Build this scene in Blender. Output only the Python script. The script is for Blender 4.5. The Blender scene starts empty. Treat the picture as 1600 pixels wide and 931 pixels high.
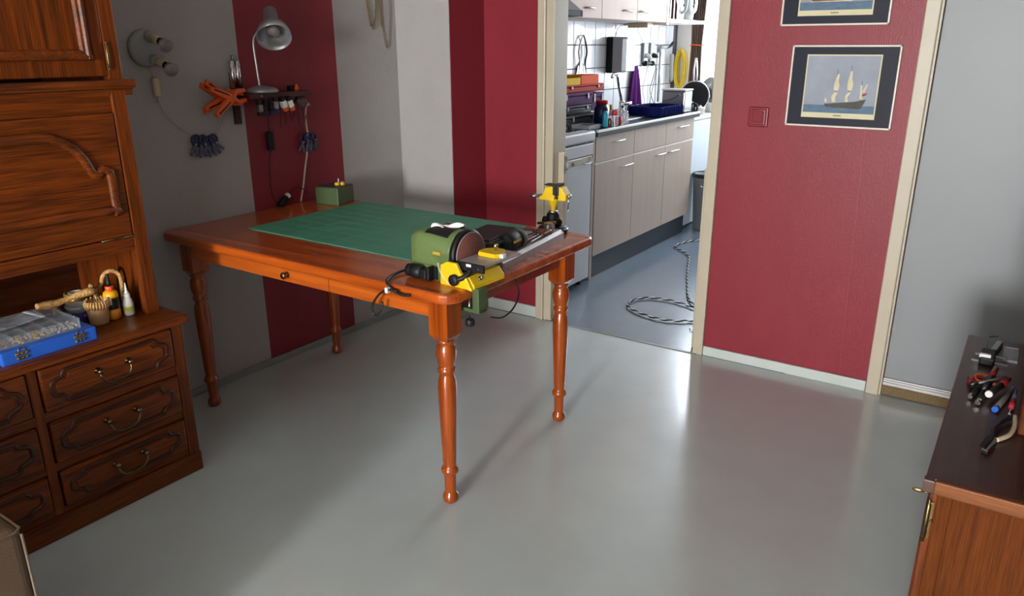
import bpy, bmesh, math, random
from mathutils import Vector, Matrix
random.seed(7)
S = bpy.context.scene
COL = S.collection

# ------------------------------------------------------------------ camera
cam_d = bpy.data.cameras.new('camera')
cam_d.sensor_width = 36.0
cam_d.lens = 1186.17 / 1600 * 36
cam_d.clip_start = 0.05
cam = bpy.data.objects.new('camera', cam_d)
COL.objects.link(cam)
_a, _b, _c = [math.radians(v) for v in (-34.2307, 18.3747, 0.1326)]
_F = Vector((math.sin(_a) * math.cos(_b), math.cos(_a) * math.cos(_b), -math.sin(_b)))
_r = Vector((math.cos(_a), -math.sin(_a), 0))
_d = _F.cross(_r)
_r2 = _r * math.cos(_c) + _d * math.sin(_c)
_d2 = _d * math.cos(_c) - _r * math.sin(_c)
cam.matrix_world = Matrix(((_r2.x, -_d2.x, -_F.x, 0), (_r2.y, -_d2.y, -_F.y, 0), (_r2.z, -_d2.z, -_F.z, 1.40), (0, 0, 0, 1)))
S.camera = cam

# ------------------------------------------------------------------ world, sun, window daylight, added side fill
def lin(h):
    h = h.lstrip('#')
    v = [int(h[i:i + 2], 16) / 255 for i in (0, 2, 4)]
    return [c / 12.92 if c <= .04045 else ((c + .055) / 1.055) ** 2.4 for c in v] + [1]

w = bpy.data.worlds.new('world')
S.world = w
w.use_nodes = True
w.node_tree.nodes['Background'].inputs[0].default_value = (0.86, 0.92, 1.0, 1)
w.node_tree.nodes['Background'].inputs[1].default_value = 2.2

sun_d = bpy.data.lights.new('sun', 'SUN')
sun_d.energy = 0.5
sun_d.angle = math.radians(1.2)
sun_d.color = (1.0, 0.93, 0.86)
sun = bpy.data.objects.new('sun', sun_d)
COL.objects.link(sun)
sun.rotation_euler = Vector((-.5, -1, -.035)).to_track_quat('-Z', 'Y').to_euler()

def area(name, loc, direction, sx, sy, energy, color):
    d = bpy.data.lights.new(name, 'AREA')
    d.shape = 'RECTANGLE'
    d.size, d.size_y = sx, sy
    d.energy = energy
    d.color = color
    o = bpy.data.objects.new(name, d)
    COL.objects.link(o)
    o.location = loc
    o.rotation_euler = Vector(direction).to_track_quat('-Z', 'Z').to_euler()
    return o

# daylight through the living-room window (behind the camera) and through the kitchen window
area('daylight_living', (0.20, -6.06, 1.35), (0, 1, 0), 0.78, 1.40, 640, (0.99, 0.99, 1.0))
area('daylight_kitchen', (-1.72, 6.74, 1.60), (0, -1, 0), 1.62, 1.30, 104, (0.80, 0.90, 1.0))

area('side_fill', (0.74, -2.60, 1.45), (-1, 0, 0), 1.10, 1.20, 24, (1.0, 0.97, 0.94))  # added fill lamp from the right, brightens the left wall

vs = S.view_settings
vs.view_transform = 'Standard'
vs.look = 'None'
vs.gamma = 1
vs.use_curve_mapping = False
vs.exposure = 0.0

# ------------------------------------------------------------------ materials
MAT = {}
def _new(name):
    m = bpy.data.materials.new(name)
    m.use_nodes = True
    nt = m.node_tree
    b = nt.nodes['Principled BSDF']
    return m, nt, b

def mat(name, color, rough=.5, metal=0.0, var=.06, scale=18, bump=0.0, bscale=60, coat=0.0, spec=.5, alpha=None, trans=0.0, stretch=(1, 1, 1), rvar=0.0):
    m, nt, b = _new(name)
    N, L = nt.nodes, nt.links
    c = lin(color) if isinstance(color, str) else list(color)
    b.inputs['Roughness'].default_value = rough
    b.inputs['Metallic'].default_value = metal
    b.inputs['Specular IOR Level'].default_value = spec
    b.inputs['Coat Weight'].default_value = coat
    b.inputs['Coat Roughness'].default_value = .12
    if trans:
        b.inputs['Transmission Weight'].default_value = trans
    if alpha is not None:
        b.inputs['Alpha'].default_value = alpha
    tc = N.new('ShaderNodeTexCoord')
    mp = N.new('ShaderNodeMapping')
    mp.inputs['Scale'].default_value = stretch
    L.new(tc.outputs['Object'], mp.inputs['Vector'])
    nz = N.new('ShaderNodeTexNoise')
    nz.inputs['Scale'].default_value = scale
    nz.inputs['Detail'].default_value = 5
    L.new(mp.outputs[0], nz.inputs['Vector'])
    r = N.new('ShaderNodeValToRGB')
    r.color_ramp.elements[0].position = .3
    r.color_ramp.elements[1].position = .7
    r.color_ramp.elements[0].color = [max(0, x * (1 - var)) for x in c[:3]] + [1]
    r.color_ramp.elements[1].color = [min(1, x * (1 + var)) for x in c[:3]] + [1]
    L.new(nz.outputs['Fac'], r.inputs[0])
    L.new(r.outputs[0], b.inputs['Base Color'])
    if rvar:
        mr = N.new('ShaderNodeMapRange')
        mr.inputs['From Min'].default_value = .3
        mr.inputs['From Max'].default_value = .7
        mr.inputs['To Min'].default_value = rough - rvar
        mr.inputs['To Max'].default_value = rough + rvar
        L.new(nz.outputs['Fac'], mr.inputs['Value'])
        L.new(mr.outputs[0], b.inputs['Roughness'])
    if bump:
        n2 = N.new('ShaderNodeTexNoise')
        n2.inputs['Scale'].default_value = bscale
        n2.inputs['Detail'].default_value = 4
        L.new(mp.outputs[0], n2.inputs['Vector'])
        bp = N.new('ShaderNodeBump')
        bp.inputs['Strength'].default_value = bump
        bp.inputs['Distance'].default_value = .01
        L.new(n2.outputs['Fac'], bp.inputs['Height'])
        L.new(bp.outputs[0], b.inputs['Normal'])
    MAT[name] = m
    return m

def wood(name, dark, light, axis='y', grain=26, rough=.35, coat=.25, streak=.5, long=.06, spec=.3):
    m, nt, b = _new(name)
    N, L = nt.nodes, nt.links
    tc = N.new('ShaderNodeTexCoord')
    mp = N.new('ShaderNodeMapping')
    sc = {'x': (long, 1, 1), 'y': (1, long, 1), 'z': (1, 1, long)}[axis]
    mp.inputs['Scale'].default_value = sc
    L.new(tc.outputs['Object'], mp.inputs['Vector'])
    n1 = N.new('ShaderNodeTexNoise')
    n1.inputs['Scale'].default_value = grain
    n1.inputs['Detail'].default_value = 6
    n1.inputs['Distortion'].default_value = 1.2
    L.new(mp.outputs[0], n1.inputs['Vector'])
    n2 = N.new('ShaderNodeTexNoise')
    n2.inputs['Scale'].default_value = grain * 7
    n2.inputs['Detail'].default_value = 3
    L.new(mp.outputs[0], n2.inputs['Vector'])
    mx = N.new('ShaderNodeMath')
    mx.operation = 'MULTIPLY_ADD'
    mx.inputs[1].default_value = streak
    L.new(n2.outputs['Fac'], mx.inputs[0])
    s2 = N.new('ShaderNodeMath')
    s2.operation = 'MULTIPLY'
    s2.inputs[1].default_value = 1 - streak
    L.new(n1.outputs['Fac'], s2.inputs[0])
    L.new(s2.outputs[0], mx.inputs[2])
    r = N.new('ShaderNodeValToRGB')
    r.color_ramp.elements[0].position = .36
    r.color_ramp.elements[1].position = .62
    r.color_ramp.elements[0].color = lin(dark)
    r.color_ramp.elements[1].color = lin(light)
    L.new(mx.outputs[0], r.inputs[0])
    L.new(r.outputs[0], b.inputs['Base Color'])
    b.inputs['Roughness'].default_value = rough
    b.inputs['Coat Weight'].default_value = coat
    b.inputs['Coat Roughness'].default_value = .15
    b.inputs['Specular IOR Level'].default_value = spec
    bp = N.new('ShaderNodeBump')
    bp.inputs['Strength'].default_value = .12
    bp.inputs['Distance'].default_value = .004
    L.new(mx.outputs[0], bp.inputs['Height'])
    L.new(bp.outputs[0], b.inputs['Normal'])
    MAT[name] = m
    return m

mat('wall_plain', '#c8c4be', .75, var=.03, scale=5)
mat('kitchen_wall', '#d9d8d4', .7, var=.02, scale=5)
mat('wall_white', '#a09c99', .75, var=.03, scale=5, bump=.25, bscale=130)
mat('wall_red', '#7c202b', .5, var=.05, scale=6, bump=.10, bscale=190, stretch=(1, 1, .35))
mat('wall_red_gloss', '#80232e', .45, var=.05, scale=6, bump=.10, bscale=190, stretch=(1, 1, .4), spec=.35)
mat('floor_grey', '#b1bab7', .25, var=.03, scale=7, bump=.04, bscale=38, spec=.8, coat=.5)
mat('floor_kitchen', '#66727f', .22, var=.03, scale=12, bump=.02, bscale=50, spec=.6)
mat('skirting', '#b9bfba', .4, var=.04, scale=8)
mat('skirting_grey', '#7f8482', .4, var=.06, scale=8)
mat('trim_paint', '#b4a994', .38, var=.03, scale=8)
mat('ceiling', '#dcdad6', .8)
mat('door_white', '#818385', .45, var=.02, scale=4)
mat('aluminium', '#b4b2b0', .45, .55, var=.05, scale=40)
mat('chrome', '#d0d0d0', .12, 1.0, var=.02)
mat('steel', '#9a9a9a', .28, 1.0, var=.05)
mat('brass', '#8c7448', .35, 1.0, var=.15, scale=60)
mat('old_brass', '#6b5a3c', .32, 1.0, var=.25, scale=90)
mat('bristle', '#7c6747', .9, var=.35, scale=200, bump=.8, bscale=300)
wood('oak_y', '#3a1806', '#76360a', 'y', 34, .4, .16, spec=.2, streak=.55, long=.035)
wood('oak_z', '#3a1806', '#76360a', 'z', 34, .4, .16, spec=.2, streak=.55, long=.035)
wood('oak_x', '#3a1806', '#76360a', 'x', 34, .4, .16, spec=.2, streak=.55, long=.035)
wood('oak_dark', '#1e0b03', '#4a200a', 'y', 30, .4, .2)
wood('oak_light_z', '#472006', '#61300b', 'z', 75, .7, .0, spec=.12, streak=.6, long=.03)
wood('oak_light_x', '#5c2e0b', '#80491b', 'x', 50, .5, .05, long=.04)
wood('dark_top', '#38201a', '#4a2a20', 'y', 50, .36, .25, long=.03)
wood('pine_x', '#843609', '#b2561a', 'x', 14, .28, .4, streak=.3)
wood('pine_y', '#5e2209', '#8a3812', 'y', 14, .28, .4, streak=.3)
wood('pine_z', '#702c08', '#a04a12', 'z', 14, .26, .5, streak=.3)
wood('pine_top', '#84350a', '#b85518', 'x', 12, .27, .5, streak=.3)
mat('groove', '#2a1006', .6)
wood('handle_wood', '#5c2c14', '#8a4a24', 'y', 40, .5, .1)
mat('green_mat', '#3f846a', .55, var=.10, scale=7, bump=.1, bscale=200)
mat('mat_print', '#5a8a66', .6)
mat('machine_green', '#5d7040', .42, var=.03)
mat('machine_green_dark', '#425333', .42, var=.03)
mat('machine_olive', '#3c4030', .5, var=.05)
mat('machine_yellow', '#d8b312', .38, var=.03)
mat('label_yellow', '#c9a232', .5)
mat('sandpaper', '#6a3c34', .9, var=.12, scale=60, bump=.3, bscale=400)
mat('black_plastic', '#121214', .5, spec=.35, var=.1)
mat('black_rubber', '#0c0c0e', .55, var=.1)
mat('black_cloth', '#1b1b1d', .9, bump=.4, bscale=300)
mat('white_plastic', '#d8d6d0', .4, var=.02)
mat('grey_plastic', '#8c8f8e', .5, var=.04)
mat('cream_plastic', '#c4b294', .5, var=.05)
mat('tissue', '#e8e6e2', .9, var=.02)
mat('lamp_silver', '#9a9a9c', .38, .6, var=.02)
mat('bulb_glass', '#8a847e', .25, var=.02)
mat('orange_plastic', '#d2541a', .45, var=.05)
mat('blue_plastic', '#1e2250', .4, var=.08)
mat('grey_blue', '#50586e', .45, var=.08)
mat('mahogany', '#3c1410', .4, var=.2, scale=30, stretch=(1, .1, 1))
mat('gold', '#7a5c26', .4, .8, var=.2, scale=200)
mat('blue_paint', '#1f56b4', .42, var=.06)
mat('clear_plastic', '#c8ced6', .12, var=.01, alpha=.13)
mat('clear_bag', '#d0d4dc', .2, var=.03, alpha=.26, bump=.5, bscale=40)
mat('bag_band', '#e8ecf4', .25, alpha=.75)
mat('beads_gold', '#c89a34', .4, var=.5, scale=300, bump=.8, bscale=400)
mat('beads_white', '#c9bfae', .5, var=.4, scale=300, bump=.8, bscale=400)
mat('beads_red', '#8a3a30', .5, var=.5, scale=300, bump=.8, bscale=400)
mat('rope', '#c79a5c', .7, var=.3, scale=90, bump=.6, bscale=160)
mat('beige_cup', '#b08a64', .5, var=.1, stretch=(1, 1, .1), scale=60, bump=.3, bscale=90)
mat('tape_gold', '#a07a34', .3, .3, var=.1)
mat('glue_yellow', '#e0a410', .35, var=.05)
mat('glue_amber', '#c47a10', .3, var=.05)
mat('glue_orange', '#e2521e', .4)
mat('label_black', '#16120c', .45)
mat('label_white', '#e4e0d8', .5)
mat('label_lime', '#b8bc30', .5)
mat('label_navy', '#23245c', .45, var=.4, scale=30)
mat('label_red', '#b02a34', .5)
mat('leather', '#54402f', .5, var=.06, scale=10, bump=.08, bscale=220)
mat('seam', '#7a6653', .5)
mat('switch_red', '#7a1826', .35)
mat('frame_white', '#d8d2c4', .35)
mat('mount_navy', '#0d0f22', .5, var=.06, spec=.25)
mat('print_cream', '#c9c19a', .55)
mat('print_sky', '#888f9a', .55, var=.16, scale=8)
mat('print_sky_warm', '#98908c', .55, var=.12, scale=8)
mat('print_sea', '#46617a', .55, var=.2, scale=30, stretch=(1, 1, 4))
mat('print_hull', '#3c3a30', .6, var=.3, scale=60)
mat('print_hull_brown', '#6a4430', .6, var=.3, scale=60)
mat('print_sail', '#c9bc9c', .6, var=.12, scale=40)
mat('print_red', '#8a3038', .6)
mat('kitchen_front', '#a9978a', .42, var=.05, scale=16, stretch=(1, 1, .08))
mat('kitchen_upper', '#cbb5a9', .6, spec=.2, var=.04, scale=16, stretch=(1, 1, .08))
mat('cabinet_edge', '#d9d2c8', .45)
mat('plinth_dark', '#23262e', .35)
mat('worktop_steel', '#5a5c66', .22, .9, var=.08)
mat('worktop_edge', '#22282c', .3)
mat('appliance', '#c0c1c3', .38, var=.02)
mat('appliance_white', '#c9d2da', .35, var=.02)
mat('hob_black', '#15171b', .25)
mat('tile_white', '#c4c3c6', .3, var=.02, spec=.3)
mat('grout', '#46454b', .9)
mat('purple', '#43104a', .75, var=.08, spec=.15)
mat('purple_cloth', '#430e50', .95, spec=.1, var=.15, bump=.4, bscale=300)
mat('red_case', '#981c14', .7, spec=.15)
mat('orange_box', '#c8480a', .7, spec=.15)
mat('yellow_box', '#cca80e', .7, spec=.15)
mat('case_black', '#17181b', .6, spec=.2)
mat('navy_bottle', '#12235c', .3)
mat('cyan_bottle', '#2aa4c0', .3)
mat('brown_liquid', '#5a2c1c', .3)
mat('red_liquid', '#8c1420', .3)
mat('navy_cloth', '#0c154a', .95, spec=.1, var=.25, scale=40, bump=.5, bscale=200)
mat('hose_yellow', '#cfae10', .4)
mat('curtain', '#6a564c', .85, var=.3, scale=40, stretch=(6, 6, .05))
mat('pink', '#d2404a', .5)
mat('bin_grey', '#74787c', .45)
mat('blue_iron', '#2a5a90', .4)
mat('hood_grey', '#6c6a66', .4, .3)
mat('window_frame', '#e6e6e2', .4)
mat('cord_white', '#cfd2d4', .5)
mat('cord_dirty', '#b8a48c', .55)
mat('red_grip', '#7c1218', .4)
mat('pen_grey', '#6c6c68', .4, .4)
mat('pen_blue', '#2a62c4', .4)
mat('glass_dark', '#0e0e10', .1)
def glass():
    m, nt, b = _new('pane_glass')
    b.inputs['Roughness'].default_value = .02
    b.inputs['Alpha'].default_value = .06
    b.inputs['Base Color'].default_value = (.9, .95, 1, 1)
    MAT['pane_glass'] = m
glass()

# ------------------------------------------------------------------ mesh builder
class MB:
    def __init__(s):
        s.v, s.f, s.sm, s.mi = [], [], [], []
        s.cur = 0
    def add(s, vs_, fs, smooth=False):
        o = len(s.v)
        s.v += [tuple(p) for p in vs_]
        for f in fs:
            s.f.append([o + i for i in f])
            s.sm.append(smooth)
            s.mi.append(s.cur)
        return s
    def slot(s, i):
        s.cur = i
        return s
    def frm(s, bm, smooth=False):
        bm.verts.index_update()
        s.add([v.co[:] for v in bm.verts], [[v.index for v in f.verts] for f in bm.faces], smooth)
        bm.free()
        return s
    def box(s, lo, hi, bev=0.0, seg=2, rot=None, piv=None):
        bm = bmesh.new()
        bmesh.ops.create_cube(bm, size=1)
        c = [(lo[i] + hi[i]) / 2 for i in range(3)]
        d = [abs(hi[i] - lo[i]) for i in range(3)]
        for v in bm.verts:
            v.co = Vector((v.co.x * d[0], v.co.y * d[1], v.co.z * d[2]))
        if bev:
            bmesh.ops.bevel(bm, geom=list(bm.edges), offset=min(bev, min(d) * .49), segments=seg, affect='EDGES', profile=.5)
        for v in bm.verts:
            v.co += Vector(c)
        if rot is not None:
            p = Vector(piv if piv is not None else c)
            R_ = rot if isinstance(rot, Matrix) else Matrix.Rotation(rot, 3, 'Z')
            for v in bm.verts:
                v.co = R_ @ (v.co - p) + p
        return s.frm(bm)
    def lathe(s, prof, base=(0, 0, 0), axis=(0, 0, 1), n=20, cap=True):
        ax = Vector(axis).normalized()
        q = Vector((0, 0, 1)).rotation_difference(ax).to_matrix()
        B = Vector(base)
        vs_, fs = [], []
        m = len(prof)
        for (r, z) in prof:
            for k in range(n):
                t = 2 * math.pi * k / n
                vs_.append(B + q @ Vector((r * math.cos(t), r * math.sin(t), z)))
        for i in range(m - 1):
            for k in range(n):
                k2 = (k + 1) % n
                fs.append([i * n + k, i * n + k2, (i + 1) * n + k2, (i + 1) * n + k])
        s.add(vs_, fs, True)
        if cap:
            o = len(s.v) - m * n
            for i, rev in ((0, True), (m - 1, False)):
                if prof[i][0] > 1e-6:
                    f = [o + i * n + k for k in range(n)]
                    s.f.append(f[::-1] if rev else f)
                    s.sm.append(False)
                    s.mi.append(s.cur)
        return s
    def cyl(s, a, b, r, r2=None, n=16):
        a, b = Vector(a), Vector(b)
        return s.lathe([(r, 0), (r if r2 is None else r2, (b - a).length)], a, b - a, n)
    def tube(s, pts, r, n=8, closed=False, smooth_n=0, rf=None, flat=1.0, up=None):
        P = [Vector(p) for p in pts]
        if smooth_n:
            P = spline(P, smooth_n, closed)
        m = len(P)
        T = []
        for i in range(m):
            if closed:
                t = P[(i + 1) % m] - P[i - 1]
            else:
                t = P[min(i + 1, m - 1)] - P[max(i - 1, 0)]
            T.append(t.normalized() if t.length > 1e-9 else Vector((0, 0, 1)))
        if up is not None:
            nrm = Vector(up)
        else:
            nrm = Vector((0, 0, 1)) if abs(T[0].z) < .9 else Vector((1, 0, 0))
        vs_, fs = [], []
        for i in range(m):
            if up is not None:
                nrm = Vector(up)
            nrm = nrm - T[i] * nrm.dot(T[i])
            if nrm.length < 1e-6:
                nrm = T[i].orthogonal()
            nrm.normalize()
            bi = T[i].cross(nrm)
            rr = rf(i / max(1, m - 1)) * r if rf else r
            for k in range(n):
                t = 2 * math.pi * k / n
                vs_.append(P[i] + nrm * (rr * flat * math.cos(t)) + bi * (rr * math.sin(t)))
        for i in range(m if closed else m - 1):
            j = (i + 1) % m
            for k in range(n):
                k2 = (k + 1) % n
                fs.append([i * n + k, i * n + k2, j * n + k2, j * n + k])
        if not closed:
            fs.append([k for k in range(n)][::-1])
            fs.append([(m - 1) * n + k for k in range(n)])
        return s.add(vs_, fs, True)
    def prism(s, poly, d, fr=None, bev=0.0, seg=2, smooth=False):
        """poly: 2D points in the (u, v) plane of frame fr = (origin, U, V, W); extruded along W by d"""
        o, U, V, W = fr if fr else ((0, 0, 0), (1, 0, 0), (0, 1, 0), (0, 0, 1))
        o, U, V, W = Vector(o), Vector(U), Vector(V), Vector(W)
        bm = bmesh.new()
        lo = [bm.verts.new(o + U * p[0] + V * p[1]) for p in poly]
        hi = [bm.verts.new(o + U * p[0] + V * p[1] + W * d) for p in poly]
        n = len(poly)
        f1 = bm.faces.new(lo[::-1])
        f2 = bm.faces.new(hi)
        for i in range(n):
            bm.faces.new((lo[i], lo[(i + 1) % n], hi[(i + 1) % n], hi[i]))
        bmesh.ops.recalc_face_normals(bm, faces=bm.faces)
        if bev:
            eds = list({e for f in (f1, f2) for e in f.edges})
            bmesh.ops.bevel(bm, geom=eds, offset=bev, segments=seg, affect='EDGES', profile=.5)
        return s.frm(bm, smooth)
    def sphere(s, c, r, n=12, sc=(1, 1, 1)):
        bm = bmesh.new()
        bmesh.ops.create_uvsphere(bm, u_segments=n, v_segments=max(6, n // 2 + 2), radius=r)
        for v in bm.verts:
            v.co = Vector((v.co.x * sc[0], v.co.y * sc[1], v.co.z * sc[2])) + Vector(c)
        return s.frm(bm, True)
    def xf(s, mtx):
        s.v = [tuple(mtx @ Vector(p)) for p in s.v]
        return s

def spline(P, k, closed=False):
    P = [Vector(p) for p in P]
    m = len(P)
    out = []
    for i in range(m if closed else m - 1):
        p0 = P[i - 1] if (closed or i > 0) else P[0]
        p1, p2 = P[i], P[(i + 1) % m]
        p3 = P[(i + 2) % m] if (closed or i + 2 < m) else P[-1]
        for j in range(k):
            t = j / k
            out.append(.5 * ((2 * p1) + (p2 - p0) * t + (2 * p0 - 5 * p1 + 4 * p2 - p3) * t * t + (3 * p1 - p0 - 3 * p2 + p3) * t ** 3))
    if not closed:
        out.append(P[-1])
    return out

def rrect(w_, h_, r, n=5, cx=0, cy=0):
    out = []
    for (sx, sy, a0) in ((1, -1, -90), (1, 1, 0), (-1, 1, 90), (-1, -1, 180)):
        for k in range(n + 1):
            a = math.radians(a0 + 90 * k / n)
            out.append((cx + sx * (w_ / 2 - r) + r * math.cos(a), cy + sy * (h_ / 2 - r) + r * math.sin(a)))
    return out

WLOC = {}
def build(name, mb, material, parent=None, world=False):
    me = bpy.data.meshes.new(name)
    vv = mb.v
    if parent is not None and world:
        l = WLOC[parent]
        vv = [(p[0] - l[0], p[1] - l[1], p[2] - l[2]) for p in vv]
    me.from_pydata(vv, [], mb.f)
    mats = material if isinstance(material, (list, tuple)) else [material]
    for q in mats:
        me.materials.append(MAT[q])
    me.polygons.foreach_set('use_smooth', mb.sm)
    me.polygons.foreach_set('material_index', mb.mi)
    me.update()
    o = bpy.data.objects.new(name, me)
    COL.objects.link(o)
    if parent is not None:
        o.parent = parent
        WLOC[o] = WLOC[parent]
    else:
        WLOC[o] = Vector((0, 0, 0))
    return o

def thing(name, label, cat, loc=(0, 0, 0), rz=0.0, group=None):
    o = bpy.data.objects.new(name, None)
    COL.objects.link(o)
    o.empty_display_size = .05
    o.location = loc
    o.rotation_euler = (0, 0, rz)
    o['label'] = label
    o['category'] = cat
    if group:
        o['group'] = group
    WLOC[o] = Vector(loc)
    return o

def single(name, mb, material, label, cat, loc=None, group=None):
    """a thing that is one mesh; mb in world coordinates, origin moved to loc"""
    if loc is not None:
        mb.v = [(p[0] - loc[0], p[1] - loc[1], p[2] - loc[2]) for p in mb.v]
    o = build(name, mb, material)
    if loc is not None:
        o.location = loc
        WLOC[o] = Vector(loc)
    o['label'] = label
    o['category'] = cat
    if group:
        o['group'] = group
    return o

def struct(name, mb, material, parent=None):
    o = build(name, mb, material, parent)
    o['kind'] = 'structure'
    return o

def dup(root, loc, rz, label, scale=None):
    r = root.copy()
    COL.objects.link(r)
    r.location = loc
    r.rotation_euler = rz if isinstance(rz, (tuple, list)) else (0, 0, rz)
    r['label'] = label
    if scale:
        r.scale = scale
    for ch in list(root.children):
        c = ch.copy()
        COL.objects.link(c)
        c.parent = r
        for g in list(ch.children):
            d = g.copy()
            COL.objects.link(d)
            d.parent = c
    return r
# ================================================================== the setting
XL, YB, XR, YR, HC = -2.75, 3.29, 0.66, -6.00, 2.50      # left wall, back wall, right wall, rear wall, ceiling
KY, KXR = 6.62, -0.85                                     # kitchen far wall, kitchen right wall
DL, DR, DH = -1.985, -1.180, 2.02                         # kitchen doorway
EL, ER = -0.357, 0.47                                     # white door opening
CX, CY = -2.405, 3.012                                    # corner casing

struct('floor', MB().box((XL - .1, YR - .1, -.08), (XR + .1, 3.268, 0)).box((-1.19, 3.268, -.08), (XR + .1, 4.0, 0)), 'floor_grey')
struct('kitchen_floor', MB().box((XL - .1, 3.272, -.08), (KXR + .1, KY + .1, .002)), 'floor_kitchen')
struct('floor_threshold', MB().box((DL - .02, 3.262, -.02), (DR + .02, 3.276, .004), .001, 1), 'skirting_grey')
struct('ceiling', MB().box((XL - .1, YR - .1, HC), (XR + .1, KY + .1, HC + .08)), 'ceiling')

# left wall: white wallpaper with one dark red strip
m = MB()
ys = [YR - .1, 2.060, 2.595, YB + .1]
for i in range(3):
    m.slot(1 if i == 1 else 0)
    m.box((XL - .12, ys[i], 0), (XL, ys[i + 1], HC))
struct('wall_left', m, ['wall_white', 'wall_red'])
# boxed-in corner: white front, red flank
m = MB()
m.box((XL, CY, 0), (CX - .004, YB, HC))
m.slot(1).box((CX - .004, CY + .002, 0), (CX, YB, HC))
struct('wall_casing', m, ['wall_white', 'wall_red'])
# back wall around the two door openings
m = MB()
YB2 = YB + .10
m.box((CX, YB, 0), (DL - .02, YB2, HC))
m.box((DL - .02, YB, DH + .04), (DR + .02, YB2, HC))
m.box((DR + .02, YB, 0), (EL - .02, YB2, HC))
m.box((EL - .02, YB, 2.08), (ER + .02, YB2, HC))
m.box((ER + .02, YB, 0), (XR + .1, YB2, HC))
wbk = struct('wall_back', m, 'wall_red_gloss')
for (xa, xb) in ((-.611, -.515),):
    build('paper_seam', MB().prism([(xa + .008, 2.4), (xa + .0095, 2.4), (xb - .0005 - .010, .047), (xb - .002 - .010, .047)], .0006, ((0, YB, 0), (1, 0, 0), (0, 0, 1), (0, -1, 0))), 'wall_red', wbk)
m = MB()
sy0, sy1, sz0, sz1 = -3.20, -2.00, .80, 2.10
m.box((XR, YR - .1, 0), (XR + .12, sy0, HC))
m.box((XR, sy1, 0), (XR + .12, YB + .1, HC))
m.box((XR, sy0, 0), (XR + .12, sy1, sz0))
m.box((XR, sy0, sz1), (XR + .12, sy1, HC))
struct('wall_right', m, 'wall_plain')
m = MB()
for (a, b, c, d) in ((sy0, sy0 + .04, sz0, sz1), (sy1 - .04, sy1, sz0, sz1), (sy0, sy1, sz0, sz0 + .04), (sy0, sy1, sz1 - .04, sz1)):
    m.box((XR + .03, a, c), (XR + .07, b, d), .003)
w3 = struct('fill_window', m, 'window_frame')  # unseen window, added as the opening for the side fill lamp
build('pane', MB().box((XR + .048, sy0 + .04, sz0 + .04), (XR + .052, sy1 - .04, sz1 - .04)), 'pane_glass', w3)
# rear wall with the window the daylight comes through
wx0, wx1, wz0, wz1 = -0.24, 0.64, 0.60, 2.10
m = MB()
m.box((XL - .1, YR - .12, 0), (wx0, YR, HC))
m.box((wx1, YR - .12, 0), (XR + .1, YR, HC))
m.box((wx0, YR - .12, 0), (wx1, YR, wz0))
m.box((wx0, YR - .12, wz1), (wx1, YR, HC))
struct('wall_rear', m, 'wall_plain')
def window(name, x0, x1, z0, z1, y, parts):
    fr = MB()
    t = .035
    fr.box((x0, y - .03, z0), (x0 + t, y + .03, z1), .004)
    fr.box((x1 - t, y - .03, z0), (x1, y + .03, z1), .004)
    fr.box((x0, y - .03, z0), (x1, y + .03, z0 + t), .004)
    fr.box((x0, y - .03, z1 - t), (x1, y + .03, z1), .004)
    o = struct(name, fr, 'window_frame')
    xs = [x0 + t] + [x0 + (x1 - x0) * k / parts for k in range(1, parts)] + [x1 - t]
    for k in range(1, parts):
        build('mullion', MB().box((xs[k] - .02, y - .025, z0 + t), (xs[k] + .02, y + .025, z1 - t), .003), 'window_frame', o)
    for k in range(parts):
        build('pane', MB().box((xs[k], y - .003, z0 + t), (xs[k + 1], y + .003, z1 - t)), 'pane_glass', o)
    return o
window('window_1', wx0, wx1, wz0, wz1, YR - .06, 1)
# unseen backing walls behind the white door, added to stop light leaks
struct('hall_light_block', MB().box((-1.0, 3.98, 0), (XR + .1, 4.08, HC)), 'wall_white')
struct('hall_light_block_right', MB().box((XR, YB + .1, 0), (XR + .12, 4.08, HC)), 'wall_white')

# baseboards
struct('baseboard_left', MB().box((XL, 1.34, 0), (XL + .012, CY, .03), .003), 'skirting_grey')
m = MB().box((XL + .012, CY - .014, 0), (CX + .012, CY, .062), .003)
struct('baseboard_casing', m, 'skirting')
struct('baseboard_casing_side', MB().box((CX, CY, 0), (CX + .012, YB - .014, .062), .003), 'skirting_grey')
struct('baseboard_back', MB().box((CX + .012, YB - .014, 0), (-2.072, YB, .062), .003), 'skirting')
struct('baseboard_pier', MB().box((-1.133, YB - .014, 0), (-.415, YB, .046), .003), 'skirting')

# kitchen door frame: stepped architraves and the deep jambs
def arch(name, x_out, x_in, sgn):
    m = MB()
    m.box((x_out, YB - .022, 0), (x_out + sgn * .034, YB, DH + .06), .003)
    m.box((x_out + sgn * .034, YB - .030, 0), (x_out + sgn * .048, YB, DH + .05), .004)
    m.box((x_out + sgn * .048, YB - .016, 0), (x_in + sgn * .004, YB, DH + .04), .002)
    m.box((x_in, YB - .004, 0), (x_in - sgn * .020, YB2 + .02, DH + .02), .002)
    return struct(name, m, 'trim_paint')
arch('trim_1', -2.072, DL, 1)
m = MB()
m.box((-1.134, YB - .022, 0), (-1.182, YB, DH + .06), .004)
m.box((DR, YB - .004, 0), (DR + .02, YB2 + .02, DH + .02), .002)
struct('trim_2', m, 'trim_paint')
m = MB()
m.box((-2.072, YB - .022, DH + .02), (-1.134, YB, DH + .08), .004)
m.box((DL, YB - .004, DH), (DR, YB2 + .02, DH + .02), .002)
struct('trim_3', m, 'trim_paint')
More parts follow.
